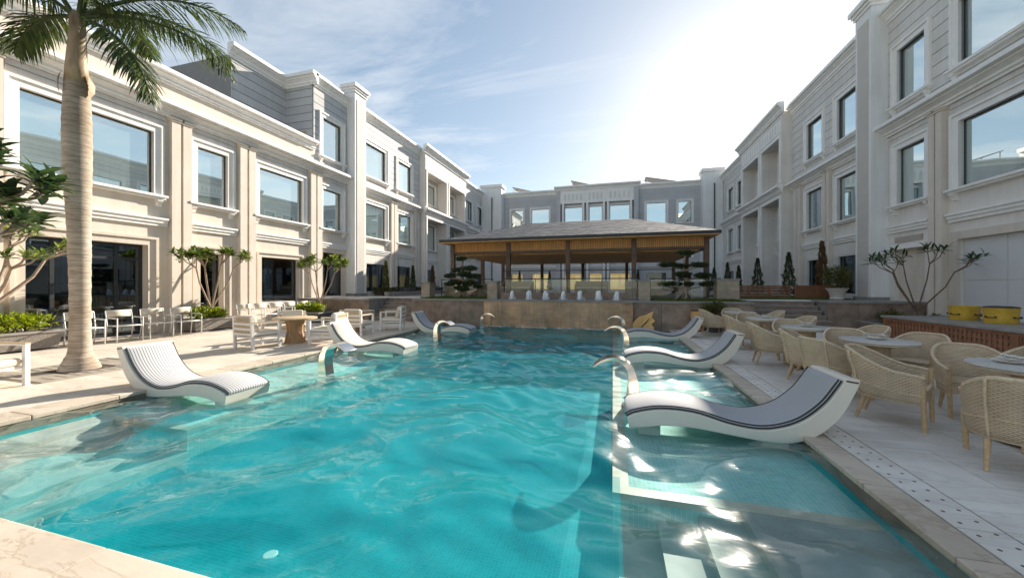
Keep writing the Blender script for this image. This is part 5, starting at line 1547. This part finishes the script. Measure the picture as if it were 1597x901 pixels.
# low stone kerbs before the left wing
for i, (y0, y1, lab) in enumerate(((17.0, 20.8, 'low grey stone kerb beside the left pier'), (21.0, 25.0, 'low grey stone kerb before the left projecting bay'))):
    t = thing('stone_kerb', lab, 'kerb', (-11.6, (y0+y1)/2, TZ))
    for k in range(4):
        w = (y1-y0)/4
        MB().box(-.15, -(y1-y0)/2+k*w+.004, -.03, .15, -(y1-y0)/2+(k+1)*w-.004, .2).build('kerb_stone', 'stone_cap', t)
# round topiary in white pot on the right
t = thing('topiary', 'round leafy topiary in the white urn by the white pier', 'topiary', (8.3, 16.9, TZ+.42))
lf = MB(); r_ = random.Random(77)
clump(lf, r_, Vector((0, 0, .42)), .40, 1500, .08, .035, 1.05)
for k in range(16):
    a = r_.uniform(0, 6.28); clump(lf, r_, Vector((math.cos(a)*.28, math.sin(a)*.28, .42+r_.uniform(-.3, .38))), .13, 60, .08, .03)
lf.build('foliage', 'leaf_olive', t); MB().tube([(0, 0, -.1), (0, 0, .4)], .03, 6).build('stem', 'bark_dark', t)
t = thing('urn', 'white flared urn holding the round topiary', 'planter', (8.3, 16.9, TZ))
MB().lathe([(.2, 0), (.23, .05), (.2, .1), (.26, .3), (.35, .42), (.37, .45), (.31, .45), (.29, .40)], 20).build('body', 'pot_white', t, smooth=40)
MB().lathe([(.30, .38), (.29, .41)], 20).build('soil', 'soil', t)
# ================================================================== FURNITURE
def catmull(pts, n=6):
    out = []; P = [pts[0]] + list(pts) + [pts[-1]]
    for i in range(1, len(P)-2):
        p0, p1, p2, p3 = [np.array(q, float) for q in P[i-1:i+3]]
        for k in range(n):
            t = k/n
            out.append(tuple(.5*((2*p1) + (-p0+p2)*t + (2*p0-5*p1+4*p2-p3)*t*t + (-p0+3*p1-3*p2+p3)*t**3)))
    out.append(tuple(pts[-1])); return out
LZ = -.215
TOP = [(0, .02), (.1, .075), (.36, .135), (.70, .125), (1.05, .035), (1.36, .015), (1.64, .11), (1.85, .29), (1.98, .48), (2.04, .59)]
BOT = [(.03, -.11), (.2, -.07), (.40, -.035), (.68, -.03), (1.05, -.07), (1.42, -.105), (1.64, -.075), (1.82, .02), (2.0, .22), (2.13, .50), (2.15, .58)]
def make_lounger(fabric, label):
    t = thing('pool_lounger', label, 'lounger', group='white wave loungers standing in the pool')
    top = catmull(TOP, 6); bot = catmull(BOT, 6)
    W = .33
    m = 48
    def samp(c, q):
        idx = q*(len(c)-1); k = min(int(idx), len(c)-2); f = idx-k
        return (c[k][0]*(1-f)+c[k+1][0]*f, c[k][1]*(1-f)+c[k+1][1]*f)
    mb = MB()
    for i in range(m+1):
        a = samp(top, i/m); b = samp(bot, i/m)
        for y in (-W, W): mb.v += [(a[0], y, a[1]-LZ), (b[0], y, b[1]-LZ)]
    for i in range(m):
        k = 4*i
        mb.f += [(k, k+4, k+6, k+2), (k+1, k+3, k+7, k+5), (k, k+1, k+5, k+4), (k+2, k+6, k+7, k+3)]
    mb.f += [(0, 2, 3, 1), (4*m, 4*m+1, 4*m+3, 4*m+2)]
    body = mb.build('body', 'lounger_white', t, fix=True, smooth=35); bevel(body, .018, 3)
    # cushion following the top
    c = [samp(top, .0 + .955*i/m) for i in range(m+1)]
    nr = []
    for i in range(m+1):
        a = c[max(i-1, 0)]; b = c[min(i+1, m)]; dx_, dz_ = b[0]-a[0], b[1]-a[1]; L = math.hypot(dx_, dz_); nr.append((-dz_/L, dx_/L))
    cw = .295; th = .048
    mb = MB()
    for i in range(m+1):
        e = min(1, min(i, m-i)/2.0 + .35)
        for y, q in ((-cw, .004), (-cw, th*.75*e), (-cw+.03, th*e), (cw-.03, th*e), (cw, th*.75*e), (cw, .004)):
            mb.v.append((c[i][0]+nr[i][0]*q, y, c[i][1]+nr[i][1]*q-LZ))
    for i in range(m):
        for j in range(5):
            k = 6*i+j; mb.f.append((k, k+6, k+7, k+1))
    mb.f += [tuple(range(6)), tuple(6*m + j for j in reversed(range(6)))]
    cu = mb.build('cushion', fabric, t, fix=True, smooth=50)
    pp = MB()
    for y in (-cw, cw):
        for q in (.012, th*.78):
            pp.tube([(c[i][0]+nr[i][0]*q, y*1.006, c[i][1]+nr[i][1]*q-LZ) for i in range(m+1)], .0065, 6)
    pp.tube([(c[0][0]-.004, y, c[0][1]+.03-LZ) for y in (-cw, cw)], .0065, 6)
    pp.build('piping', 'piping', cu, smooth=True)
    # dashed trim near the head on both flanks
    tr = MB(); a = samp(top, .965); b = samp(bot, .94)
    for k in range(6):
        q0 = .12 + k*.14
        x = a[0]*(1-q0)+b[0]*q0; z = a[1]*(1-q0)+b[1]*q0 - LZ
        for y in (-W-.002, W-.002): tr.box(x-.009, y, z-.008, x+.009, y+.004, z+.008)
    tr.build('trim', 'wood_brown', t)
    for x in (.25, 1.5):
        zb = samp(bot, .12 if x < 1 else .55)[1] - LZ
        MB().box(x-.12, -.16, 0, x+.12, .2, zb+.02).build('support', 'lounger_white', t)
    return t
lo = make_lounger('stripe_blue', 'blue striped white wave lounger beside the palm, nearest on the left')
lo.location = (-4.98, 4.02, LZ+.004); lo.rotation_euler = (0, 0, math.pi)
def lounger_at(fabric, loc, rz, label):
    t = make_lounger(fabric, label); t.location = loc; t.rotation_euler = (0, 0, rz)
lounger_at('fabric_white', (-4.62, 7.75, LZ+.006), math.pi, 'cream cushioned wave lounger in the middle of the left ledge')
lounger_at('stripe_grey', (-4.5, 11.45, LZ+.006), math.pi, 'grey cushioned wave lounger farthest away on the left ledge')
lounger_at('stripe_grey', (.15, 4.62, LZ+.006), 0, 'large wave lounger nearest on the right ledge')
lounger_at('stripe_grey', (.24, 8.1, LZ+.006), R(1), 'wave lounger in the middle of the right ledge')
lounger_at('stripe_grey', (.33, 11.75, LZ+.006), R(-1), 'wave lounger farthest away on the right ledge')

# ---- stainless water spouts
def make_spout(label):
    t = thing('water_spout', label, 'spout', group='steel water spouts on the ledge edges')
    C = catmull([(0, 0), (-.012, .2), (-.02, .42), (.02, .62), (.12, .755), (.27, .80), (.42, .76), (.54, .67)], 6)
    n_ = len(C); mb = MB()
    for i, (x, z) in enumerate(C):
        a = C[max(i-1, 0)]; b = C[min(i+1, n_-1)]; dx_, dz_ = b[0]-a[0], b[1]-a[1]; L = math.hypot(dx_, dz_); nx, nz = -dz_/L, dx_/L
        q = i/(n_-1); th = .095*(1-q)**1.3 + .010; hw = .105 + .045*max(0, (q-.45)/.55)
        for y, s in ((-hw, -th), (-hw, th), (hw, th), (hw, -th)):
            mb.v.append((x + nx*s, y, z + nz*s - (0.02 if q > .5 else 0)*((y/hw)**2)))
    for i in range(n_-1):
        for j in range(4):
            k = 4*i; mb.f.append((k+j, k+4+j, k+4+(j+1) % 4, k+(j+1) % 4))
    mb.f += [(3, 2, 1, 0), tuple(4*(n_-1)+j for j in range(4))]
    o = mb.build('hood', 'steel', t, fix=True, smooth=50); bevel(o, .012, 3)
    MB().box(-.13, -.15, 0, .13, .15, .03).build('base_plate', 'steel', t)
    return t
s0 = make_spout('steel spout standing between the striped and the cream lounger'); s0.location = (-4.93, 5.42, LZ); s0.scale = (.95, .95, .88)
dup(s0, (-4.95, 9.75, LZ), R(-4), 'steel spout between the cream and the grey left loungers')
dup(s0, (-4.62, 12.7, LZ), 0, 'steel spout at the cascade beyond the left loungers')
dup(s0, (.25, 5.4, LZ), math.pi, 'steel spout behind the large right lounger, nearest of the right row')
dup(s0, (.30, 9.6, LZ), math.pi, 'steel spout between the middle and far right loungers')
dup(s0, (.33, 12.75, LZ), math.pi, 'steel spout at the cascade beyond the right loungers')

# ---- wicker chairs
def make_wicker(label):
    t = thing('wicker_chair', label, 'chair', group='wicker armchairs round the tables on the right')
    path = []
    for k in range(8): path.append((.27 - .30*k/8, -.295 - .008*math.sin(k/8*3.14)))
    for k in range(19):
        a = R(-90 - k*10); path.append((-.03 + .285*math.cos(a), .298*math.sin(a)))
    for k in range(1, 9): path.append((-.03 + .30*k/8, .295 + .008*math.sin(k/8*3.14)))
    n_ = len(path); s = [0]
    for i in range(1, n_): s.append(s[-1] + math.dist(path[i], path[i-1]))
    tot = s[-1]
    def topz(q):
        q = abs(2*q-1)
        e = min(1, max(0, (.78-q)/.62)); e = e*e*(3-2*e)
        return .60 + .21*e - .02*max(0, q-.8)/.2
    rows = 7
    mb = MB(); uv = []
    for i, (x, y) in enumerate(path):
        q = s[i]/tot; tz = topz(q)
        back = max(0, min(1, (.12 - x)/.4))
        for j in range(rows+1):
            z = .285 + (tz-.285)*j/rows
            lean = back*(z-.285)*.16*(1 + .3*(z > .6))
            sc = 1 + lean/.29
            yy = y*(1 + .03*math.sin((z-.285)*4)*back)
            mb.v.append((x - lean*(.9 if x < 0 else .3), yy*(.93 + .12*min(1, (z-.2)/.45)), z)); uv.append((s[i], z))
    for i in range(n_-1):
        for j in range(rows):
            a = i*(rows+1)+j; mb.f.append((a, a+1, a+rows+2, a+rows+1))
    me = mb.mesh('shell', 'weave', uv=uv, smooth=True, fix=True)
    sh = bpy.data.objects.new('shell', me); col.objects.link(sh); sh.parent = t
    sm = sh.modifiers.new('thick', 'SOLIDIFY'); sm.thickness = .022; sm.offset = 0
    V = mb.v
    rim = [V[i*(rows+1)+rows] for i in range(n_)]
    rim = [(rim[0][0]+.0, rim[0][1], rim[0][2]-.02)] + rim + [(rim[-1][0], rim[-1][1], rim[-1][2]-.02)]
    MB().tube(rim, .019, 8).build('rim', 'rim_wicker', t, smooth=True)
    low = [V[i*(rows+1)] for i in range(n_)]
    MB().tube(low, .013, 6).build('lower_rim', 'rim_wicker', t, smooth=True)
    # belt line at seat height
    belt = [(lambda a, b: tuple(np.array(a)*.7 + np.array(b)*.3))(V[i*(rows+1)+2], V[i*(rows+1)+3]) for i in range(n_)]
    belt = [(x*1.045 if x < 0 else x, y*1.045, z) for x, y, z in belt]
    MB().tube(belt, .007, 5).build('belt', 'rim_wicker', t, smooth=True)
    # seat
    poly = [(x*.95, y*.93) for x, y in path]
    sb = MB(); k = len(poly)
    for z in (.375, .42): sb.v += [(x, y, z) for x, y in poly]
    sb.f.append(tuple(range(k, 2*k))); sb.f.append(tuple(reversed(range(k))))
    for i in range(k): sb.f.append((i, (i+1) % k, k+(i+1) % k, k+i))
    sb.build('seat', 'weave', t, fix=True, uv=[(x, y) for x, y, z in sb.v])
    fa = MB(); 
    fa.box(.248, -.27, .29, .268, .27, .425)
    fa.build('front_apron', 'weave', t, uv=[(y, z) for x, y, z in fa.v])
    MB().tube([(.262, -.27, .43), (.275, -.1, .435), (.275, .1, .435), (.262, .27, .43)], .014, 6).build('seat_edge', 'rim_wicker', t, smooth=True)
    for sy in (-1, 1):
        MB().tube([(.262, sy*.288, .615), (.262, sy*.285, .29), (.272, sy*.275, 0)], [.022, .024, .019], 8).build('leg', 'leg_wicker', t, smooth=60)
        MB().tube([(-.20, sy*.19, .33), (-.23, sy*.195, .2), (-.285, sy*.205, 0)], [.024, .022, .016], 8).build('leg', 'leg_wicker', t, smooth=60)
    # back posts running up the outside
    for i in (13, n_-14):
        MB().tube([tuple(np.array(V[i*(rows+1)+j])*np.array((1.05, 1.045, 1))) for j in range(rows+1)], .011, 6).build('back_post', 'rim_wicker', t, smooth=True)
    return t
ch = make_wicker('wicker armchair with its back to the camera, cut by the right edge')
ch.location = (3.22, 4.0, 0); ch.rotation_euler = (0, 0, R(58))
chairs = [
 ((3.02, 5.07), -42, 'wicker armchair in profile behind the nearest right lounger head'),
 ((3.98, 5.45), -112, 'wicker armchair facing the camera across the nearest table'),
 ((4.72, 5.75), 190, 'wicker armchair by the lattice counter, right of the nearest table'),
 ((2.93, 6.02), 22, 'wicker armchair seen from behind at the second table, pool side'),
 ((3.02, 6.88), -28, 'wicker armchair at the pool corner of the second table'),
 ((3.62, 7.05), -100, 'wicker armchair facing the camera across the second table'),
 ((4.28, 6.72), 212, 'wicker armchair with round back showing, before the lattice counter'),
 ((2.93, 8.02), -6, 'wicker armchair in profile at the pool side of the third table'),
 ((3.50, 8.72), -95, 'wicker armchair facing the camera across the third table'),
 ((4.20, 7.95), 190, 'wicker armchair on the counter side of the third table'),
 ((2.95, 9.85), -4, 'wicker armchair in profile at the pool side of the fourth table'),
 ((3.35, 10.55), -92, 'wicker armchair facing the camera across the fourth table'),
 ((4.10, 9.95), 188, 'wicker armchair on the far side of the fourth table near the steps'),
 ((2.88, 12.2), 8, 'wicker armchair before the potted shrub at the far end'),
 ((3.55, 12.55), -90, 'wicker armchair against the dark wall at the farthest table'),
 ((4.25, 11.95), 184, 'wicker armchair on the step side of the farthest table'),
]
vr = random.Random(5)
ch.scale = (.96, .96, .96)
for (x, y), a, lab in chairs: dup(ch, (x + vr.uniform(-.03, .03), y + vr.uniform(-.03, .03), 0), R(a + vr.uniform(-5, 5)), lab)
def make_table(label):
    t = thing('round_table', label, 'table', group='round cafe tables on the right deck')
    MB().lathe([(.38, .715), (.405, .72), (.41, .732), (.405, .745), (.38, .748)], 40).build('tabletop', 'table_top', t, smooth=40)
    MB().lathe([(.37, .69), (.40, .70), (.40, .716), (.37, .716)], 40).build('top_rim', 'rim_wicker', t, smooth=40)
    uvp = []
    mb = MB(); prof = [(.13, .69), (.12, .5), (.14, .3), (.21, .1), (.25, .03)]
    k = 24
    for r_, z in prof:
        for j in range(k+1):
            a = 6.2832*j/k; mb.v.append((r_*math.cos(a), r_*math.sin(a), z)); uvp.append((a*.2, z))
    for i in range(len(prof)-1):
        for j in range(k): a = i*(k+1)+j; mb.f.append((a, a+k+1, a+k+2, a+1))
    mb.build('pedestal', 'weave', t, uv=uvp, smooth=True, fix=True)
    for q in range(4):
        a = R(45+90*q)
        MB().tube([(.1*math.cos(a), .1*math.sin(a), .12), (.30*math.cos(a), .30*math.sin(a), .06), (.38*math.cos(a), .38*math.sin(a), 0)], [.03, .028, .024], 7).build('foot', 'leg_wicker', t, smooth=60)
    return t
tb = make_table('round cafe table nearest the camera, cut by the right edge'); tb.location = (3.80, 4.62, 0)
tabs = [((3.55, 6.25), 'round cafe table second from the camera'), ((3.42, 7.88), 'round cafe table third from the camera'), ((3.42, 9.75), 'round cafe table fourth from the camera'), ((3.5, 11.85), 'round cafe table farthest from the camera')]
for (x, y), lab in tabs: dup(tb, (x, y, 0), 0, lab)
def flowers(x, y, seed, label):
    r = random.Random(seed); t = thing('flower_dish', label, 'flowers', (x, y, .748), group='white flower dishes on the cafe tables')
    MB().lathe([(.05, 0), (.1, .012), (.12, .025), (.112, .025), (.09, .014)], 18).build('dish', 'petal', t, smooth=40)
    mb = MB()
    for k in range(15):
        a = r.uniform(0, 6.28); q = r.uniform(0, .1); c = Vector((q*math.cos(a), q*math.sin(a), .03 + .02*r.random()))
        for j in range(6):
            b = j*1.05; d = Vector((math.cos(b), math.sin(b), .55)); mb.leaf(c, d, UP, .05, .036, .2, .1)
    mb.build('blossoms', 'petal', t)
flowers(3.72, 4.72, 1, 'white blossoms in a dish on the nearest cafe table')
flowers(3.55, 6.3, 2, 'white blossoms in a dish on the second cafe table')
flowers(3.42, 7.9, 3, 'white blossoms in a dish on the third cafe table')
flowers(3.42, 9.8, 4, 'white blossoms in a dish on the fourth cafe table')

# ---- lattice counter with yellow drums
def lattice(mb, x0, x1, z0, z1, fn, step=.075, w=.022, d=.012):
    """square lattice of crossing laths; fn maps (u, depth, z) to a box"""
    n_ = max(2, round((x1-x0)/step)); m_ = max(2, round((z1-z0)/step))
    for i in range(n_+1):
        u = x0 + (x1-x0)*i/n_; fn(mb, u-w/2, u+w/2, 0, d, z0, z1)
    for j in range(m_+1):
        z = z0 + (z1-z0)*j/m_; fn(mb, x0, x1, d*.6, d*1.7, z-w/2, z+w/2)
CX, CY0, CY1, CH = 7.35, 2.2, 12.75, .66
ct = thing('counter', 'long low counter with brown lattice front and pale stone top', 'counter', (8.0, 8, 0))
bevel(MB().box(CX-.04, CY0, CH-.055, 8.95, CY1+.04, CH).build('stone_top', 'stone_cap', ct, world=True), .006)
MB().box(CX+.05, CY0+.05, 0, 8.9, CY1-.05, CH-.056).build('body', 'lattice_backing', ct, world=True)
n_ = 6; w = (CY1-CY0)/n_
for i in range(n_):
    a, b = CY0+i*w, CY0+(i+1)*w
    fp = MB().box(CX, a+.0, .0, CX+.045, a+.07, CH-.057).box(CX, b-.07, .0, CX+.045, b, CH-.057).box(CX, a+.07, .0, CX+.045, b-.07, .06).box(CX, a+.07, CH-.12, CX+.045, b-.07, CH-.057).build('panel_frame', 'wood_lattice', ct, world=True)
    mb = MB()
    lattice(mb, a+.07, b-.07, .06, CH-.12, lambda m, u0, u1, d0, d1, z0, z1: m.box(CX+.012+d0, u0, z0, CX+.012+d1, u1, z1), step=.11, w=.06)
    mb.build('lattice', 'wood_lattice', fp, world=True)
# end of the counter facing the courtyard steps
def drum(x, y, label, lid):
    t = thing('yellow_drum', label, 'drum', (x, y, CH), group='yellow drums on the counter')
    MB().lathe([(.30, 0), (.31, .02), (.315, .2), (.325, .37), (.335, .385), (.335, .40), (.29, .40), (.28, .34), (.27, .05)], 28).build('body', 'pot_yellow', t, smooth=40)
    if lid: MB().lathe([(.33, .402), (.325, .425), (.2, .445), (.02, .45)], 28).build('lid', 'iron', t, smooth=40)
    else: MB().lathe([(.285, .36), (.1, .375), (.02, .38)], 28).build('ash', 'iron', t)
    for a in (200, 290, 20, 110):
        d = Vector((math.cos(R(a)), math.sin(R(a)), 0)); s = Vector((-d.y, d.x, 0))
        MB().tube([d*.31+s*.1+UP*.17, d*.36+s*.08+UP*.155, d*.36-s*.08+UP*.155, d*.31-s*.1+UP*.17], .012, 6).build('handle', 'iron', t, smooth=True)
        for q in (-.1, .1): MB().lathe([(.022, -.02), (.026, 0), (.022, .02)], 8, tuple(d*.325+s*q+UP*.17)).build('handle_lug', 'iron', t)
    t.scale = (.8, .8, .86)
drum(8.3, 11.6, 'yellow drum on the counter, left of the pair', False)
drum(8.3, 10.72, 'yellow drum with dark lid on the counter, right of the pair', True)

# ---- wooden screens on the right terrace
def screen(x0, x1, y, label, kind, y1=None):
    t = thing('wooden_screen', label, 'screen', ((x0+x1)/2, y, TZ))
    z1 = 1.5
    n_ = max(1, round((x1-x0)/.8)); w = (x1-x0)/n_
    for i in range(n_):
        a, b = x0+i*w, x0+(i+1)*w
        fm_ = MB().box(a, y-.03, TZ-.02, a+.05, y+.03, z1).box(b-.051, y-.03, TZ-.02, b-.001, y+.03, z1).box(a+.05, y-.03, z1-.05, b-.051, y+.03, z1).box(a+.05, y-.03, TZ-.02, b-.051, y+.03, TZ+.05).build('panel_frame', 'wood_lattice', t, world=True)
        if kind == 'slat':
            for k in range(6):
                z = TZ + .07 + k*.072
                MB().box(a+.05, y-.012, z, b-.051, y+.012, z+.058).build('slat', 'wood_brown' if k % 2 else 'wood_lattice', fm_, world=True)
        else:
            mb = MB(); lattice(mb, a+.05, b-.051, TZ+.05, z1-.05, lambda m, u0, u1, d0, d1, z0, zz: m.box(u0, y-.02+d0, z0, u1, y-.02+d1, zz), step=.09, w=.045)
            mb.build('lattice', 'wood_lattice', fm_, world=True)
            MB().box(a+.05, y+.012, TZ+.05, b-.051, y+.02, z1-.05).build('backing', 'wood_brown', fm_, world=True)
screen(4.95, 7.28, 18.2, 'long slatted wooden screen behind the right steps', 'slat')
screen(7.36, 8.95, 18.0, 'square lattice wooden screen near the white pier', 'lattice')

# ---- brown carved leaf, wooden pedestal and potted shrub by the dark wall
t = thing('leaf_sculpture', 'brown carved wooden leaf standing against the dark wall', 'sculpture', (1.0, 13.08, LZ))
outl = catmull([(-.30, 0), (-.36, .28), (-.30, .5), (-.12, .66), (.08, .72), (.30, .84), (.26, .66), (.36, .52), (.25, .42), (.33, .28), (.22, .16), (.26, 0)], 4)
mb = MB(); mb.prism(outl, lambda p, q, s_: (p, s_ + .25*p*p, q), -.045, .045)
bevel(mb.build('blade', 'wood_orange', t, fix=True), .02)
for k in range(4):
    MB().bar((-.26+.1*k, -.06, .12+.1*k), (.0+.06*k, -.05, .42+.07*k), .012, .016).build('vein', 'wood_brown', t)
t = thing('pedestal', 'square brown wooden pedestal behind the far right lounger head', 'pedestal', (2.62, 13.2, 0))
MB().box(-.13, -.13, 0, .13, .13, .68).build('body', 'wood_orange', t)
for z in (.0, .34, .66): MB().box(-.145, -.145, z, .145, .145, z+.04).build('band', 'wood_brown', t)
t = thing('pot', 'dark pot under the bushy shrub at the end of the right deck', 'planter', (3.15, 13.05, 0))
MB().lathe([(.16, 0), (.22, .2), (.25, .42), (.26, .45), (.22, .45), (.2, .4)], 18).build('body', 'pot_grey', t, smooth=40)
MB().lathe([(.21, .38), (.2, .42)], 18).build('soil', 'soil', t)
s_ = shrub('shrub', 'bushy olive shrub potted at the end of the right deck', (3.15, 13.05, .42), .36, .36, .75, 71, m='leaf_olive', n_=2000, L=.07, W=.028)

# ---- white garden armchairs, stump tables and sling chairs on the left
def make_armchair(label):
    t = thing('garden_armchair', label, 'chair', group='white garden armchairs on the left deck')
    wm = 'white_metal'
    for sy in (-1, 1):
        MB().bar((.33, sy*.33, 0), (.33, sy*.33, .60), .055, .055, (1, 0, 0)).build('leg', wm, t)
        MB().bar((-.30, sy*.33, 0), (-.33, sy*.33, .76), .055, .055, (1, 0, 0)).build('leg', wm, t)
        MB().box(-.345, sy*.33-.03, .600, .36, sy*.33+.03, .622).build('armrest', wm, t)
        MB().box(-.34, sy*.33-.032, .6225, .365, sy*.33+.032, .64).build('arm_cap', 'arm_wood', t)
        for z in (.16, .34): MB().box(-.285, sy*.33-.018, z, .302, sy*.33+.018, z+.045).build('side_rail', wm, t)
    MB().box(-.29, -.30, .26, .31, .30, .30).build('seat_frame', wm, t)
    for z in (.33, .45, .57): MB().box(-.352, -.302, z, -.325, .302, z+.055).build('back_rail', wm, t)
    for z in (.39, .51, .63, .70): MB().box(-.345, -.30, z, -.332, .30, z+.055).build('back_slat', 'slat_beige', t)
    bevel(MB().box(-.27, -.295, .302, .32, .295, .42).build('seat_cushion', 'cushion_cream', t), .035, 3)
    mb = MB().box(-.07, -.28, -.19, .07, .28, .19)
    o = mb.build('back_cushion', 'cushion_cream', t); bevel(o, .05, 3); o.location = (-.22, 0, .60); o.rotation_euler = (0, R(-16), 0)
    return t
ac = make_armchair('white garden armchair seen from behind left of the nearer stump table'); ac.location = (-8.32, 6.92, 0); ac.rotation_euler = (0, 0, R(82))
arms = [((-7.25, 8.05), 196, 'white garden armchair right of the nearer stump table behind the cream lounger'),
        ((-8.75, 8.35), -40, 'white garden armchair on the far side of the nearer stump table'),
        ((-7.55, 9.55), 95, 'white garden armchair seen from behind at the farther stump table'),
        ((-7.25, 11.0), 200, 'white garden armchair facing left at the farther stump table by the steps'),
        ((-8.78, 2.98), 12, 'white garden armchair cut off by the left edge')]
for (x, y), a, lab in arms: dup(ac, (x, y, 0), R(a), lab)
def make_stump(label):
    t = thing('stump_table', label, 'table', group='wooden stump tables on the left deck')
    r = random.Random(3); mb = MB(); k = 28; prof = [(.23, 0), (.21, .12), (.175, .3), (.18, .45), (.22, .58), (.24, .62)]
    wob = [1 + .10*math.sin(j*2.1) + r.uniform(-.06, .06) for j in range(k)]
    for q, z in prof:
        for j in range(k): a = 6.2832*j/k; mb.v.append((q*wob[j]*math.cos(a), q*wob[j]*math.sin(a), z))
    for i in range(len(prof)-1):
        for j in range(k): a = i*k+j; b = i*k+(j+1) % k; mb.f.append((a, b, b+k, a+k))
    mb.f += [tuple(reversed(range(k))), tuple((len(prof)-1)*k+j for j in range(k))]
    mb.build('stump', 'wood_stump', t, smooth=70)
    MB().lathe([(.50, .622), (.525, .63), (.525, .655), (.51, .665)], 36).build('tabletop', 'arm_wood', t, smooth=40)
    return t
st = make_stump('round table on a wooden stump, nearer one on the left deck'); st.location = (-8.05, 7.75, 0)
dup(st, (-8.15, 10.35, 0), 1.0, 'round table on a wooden stump, farther one near the steps')
def make_sling(label):
    t = thing('sling_chair', label, 'chair', group='white sling chairs in a row along the left wing')
    q = .0135
    for sy in (-1, 1):
        y = sy*.26
        MB().tube([(.25, y, 0), (.26, y, .62)], q, 6).build('leg', 'white_metal', t, smooth=True)
        MB().tube([(-.30, y, 0), (-.22, y, .43), (-.31, y, .82)], q, 6).build('leg', 'white_metal', t, smooth=True)
        MB().tube([(.265, y, .63), (-.265, y, .635)], q*1.1, 6).build('armrest', 'white_metal', t, smooth=True)
        MB().tube([(.25, y*.97, .43), (-.22, y*.97, .42)], q, 6).build('seat_rail', 'white_metal', t, smooth=True)
    for (x, z) in ((.255, .43), (-.22, .42), (-.31, .82)): MB().tube([(x, -.26, z), (x, .26, z)], q, 6).build('cross_rail', 'white_metal', t, smooth=True)
    mb = MB()
    sec = catmull([(.255, .44), (.05, .425), (-.16, .425), (-.225, .45), (-.26, .60), (-.305, .81)], 4)
    for x, z in sec: mb.v += [(x, -.235, z), (x, .235, z)]
    # separate sling strips: seat and back
    n_ = len(sec)
    a = MB(); b = MB()
    for i in range(0, 11):
        pass
    seat = [p for p in sec if p[1] < .46 and p[0] > -.21]; back = [p for p in sec if p[1] > .60]
    for lst, nm in ((seat, 'seat'), (back, 'backrest')):
        m2 = MB()
        for x, z in lst: m2.v += [(x, -.235, z), (x, .235, z)]
        for i in range(len(lst)-1): m2.f.append((2*i, 2*i+1, 2*i+3, 2*i+2))
        o = m2.build(nm, 'sling', t, smooth=True); sm = o.modifiers.new('thick', 'SOLIDIFY'); sm.thickness = .012; sm.offset = 0
    return t
order = ['leftmost', 'second', 'third', 'fourth']
sc = make_sling('leftmost white sling chair, half hidden by the palm trunk'); sc.location = (-12.75, 6.0, 0); sc.rotation_euler = (0, 0, R(-6))
sl = [((-12.7, 6.75), -5, 'white sling chair just right of the palm trunk'), ((-12.65, 7.45), -8, 'white sling chair third from the left before the dark glass door'), ((-12.5, 8.1), -6, 'white sling chair next to the planter with the yellow green shrub')]
nm = ['first', 'second', 'third', 'fourth', 'fifth', 'sixth']
for i in range(6):
    sl.append(((-12.55+.03*i, 10.15 + i*.62), -4 + 3*(i % 2), nm[i] + ' white sling chair right of the planter, under the square window'))
for (x, y), a, lab in sl: dup(sc, (x, y, 0), R(a), lab)
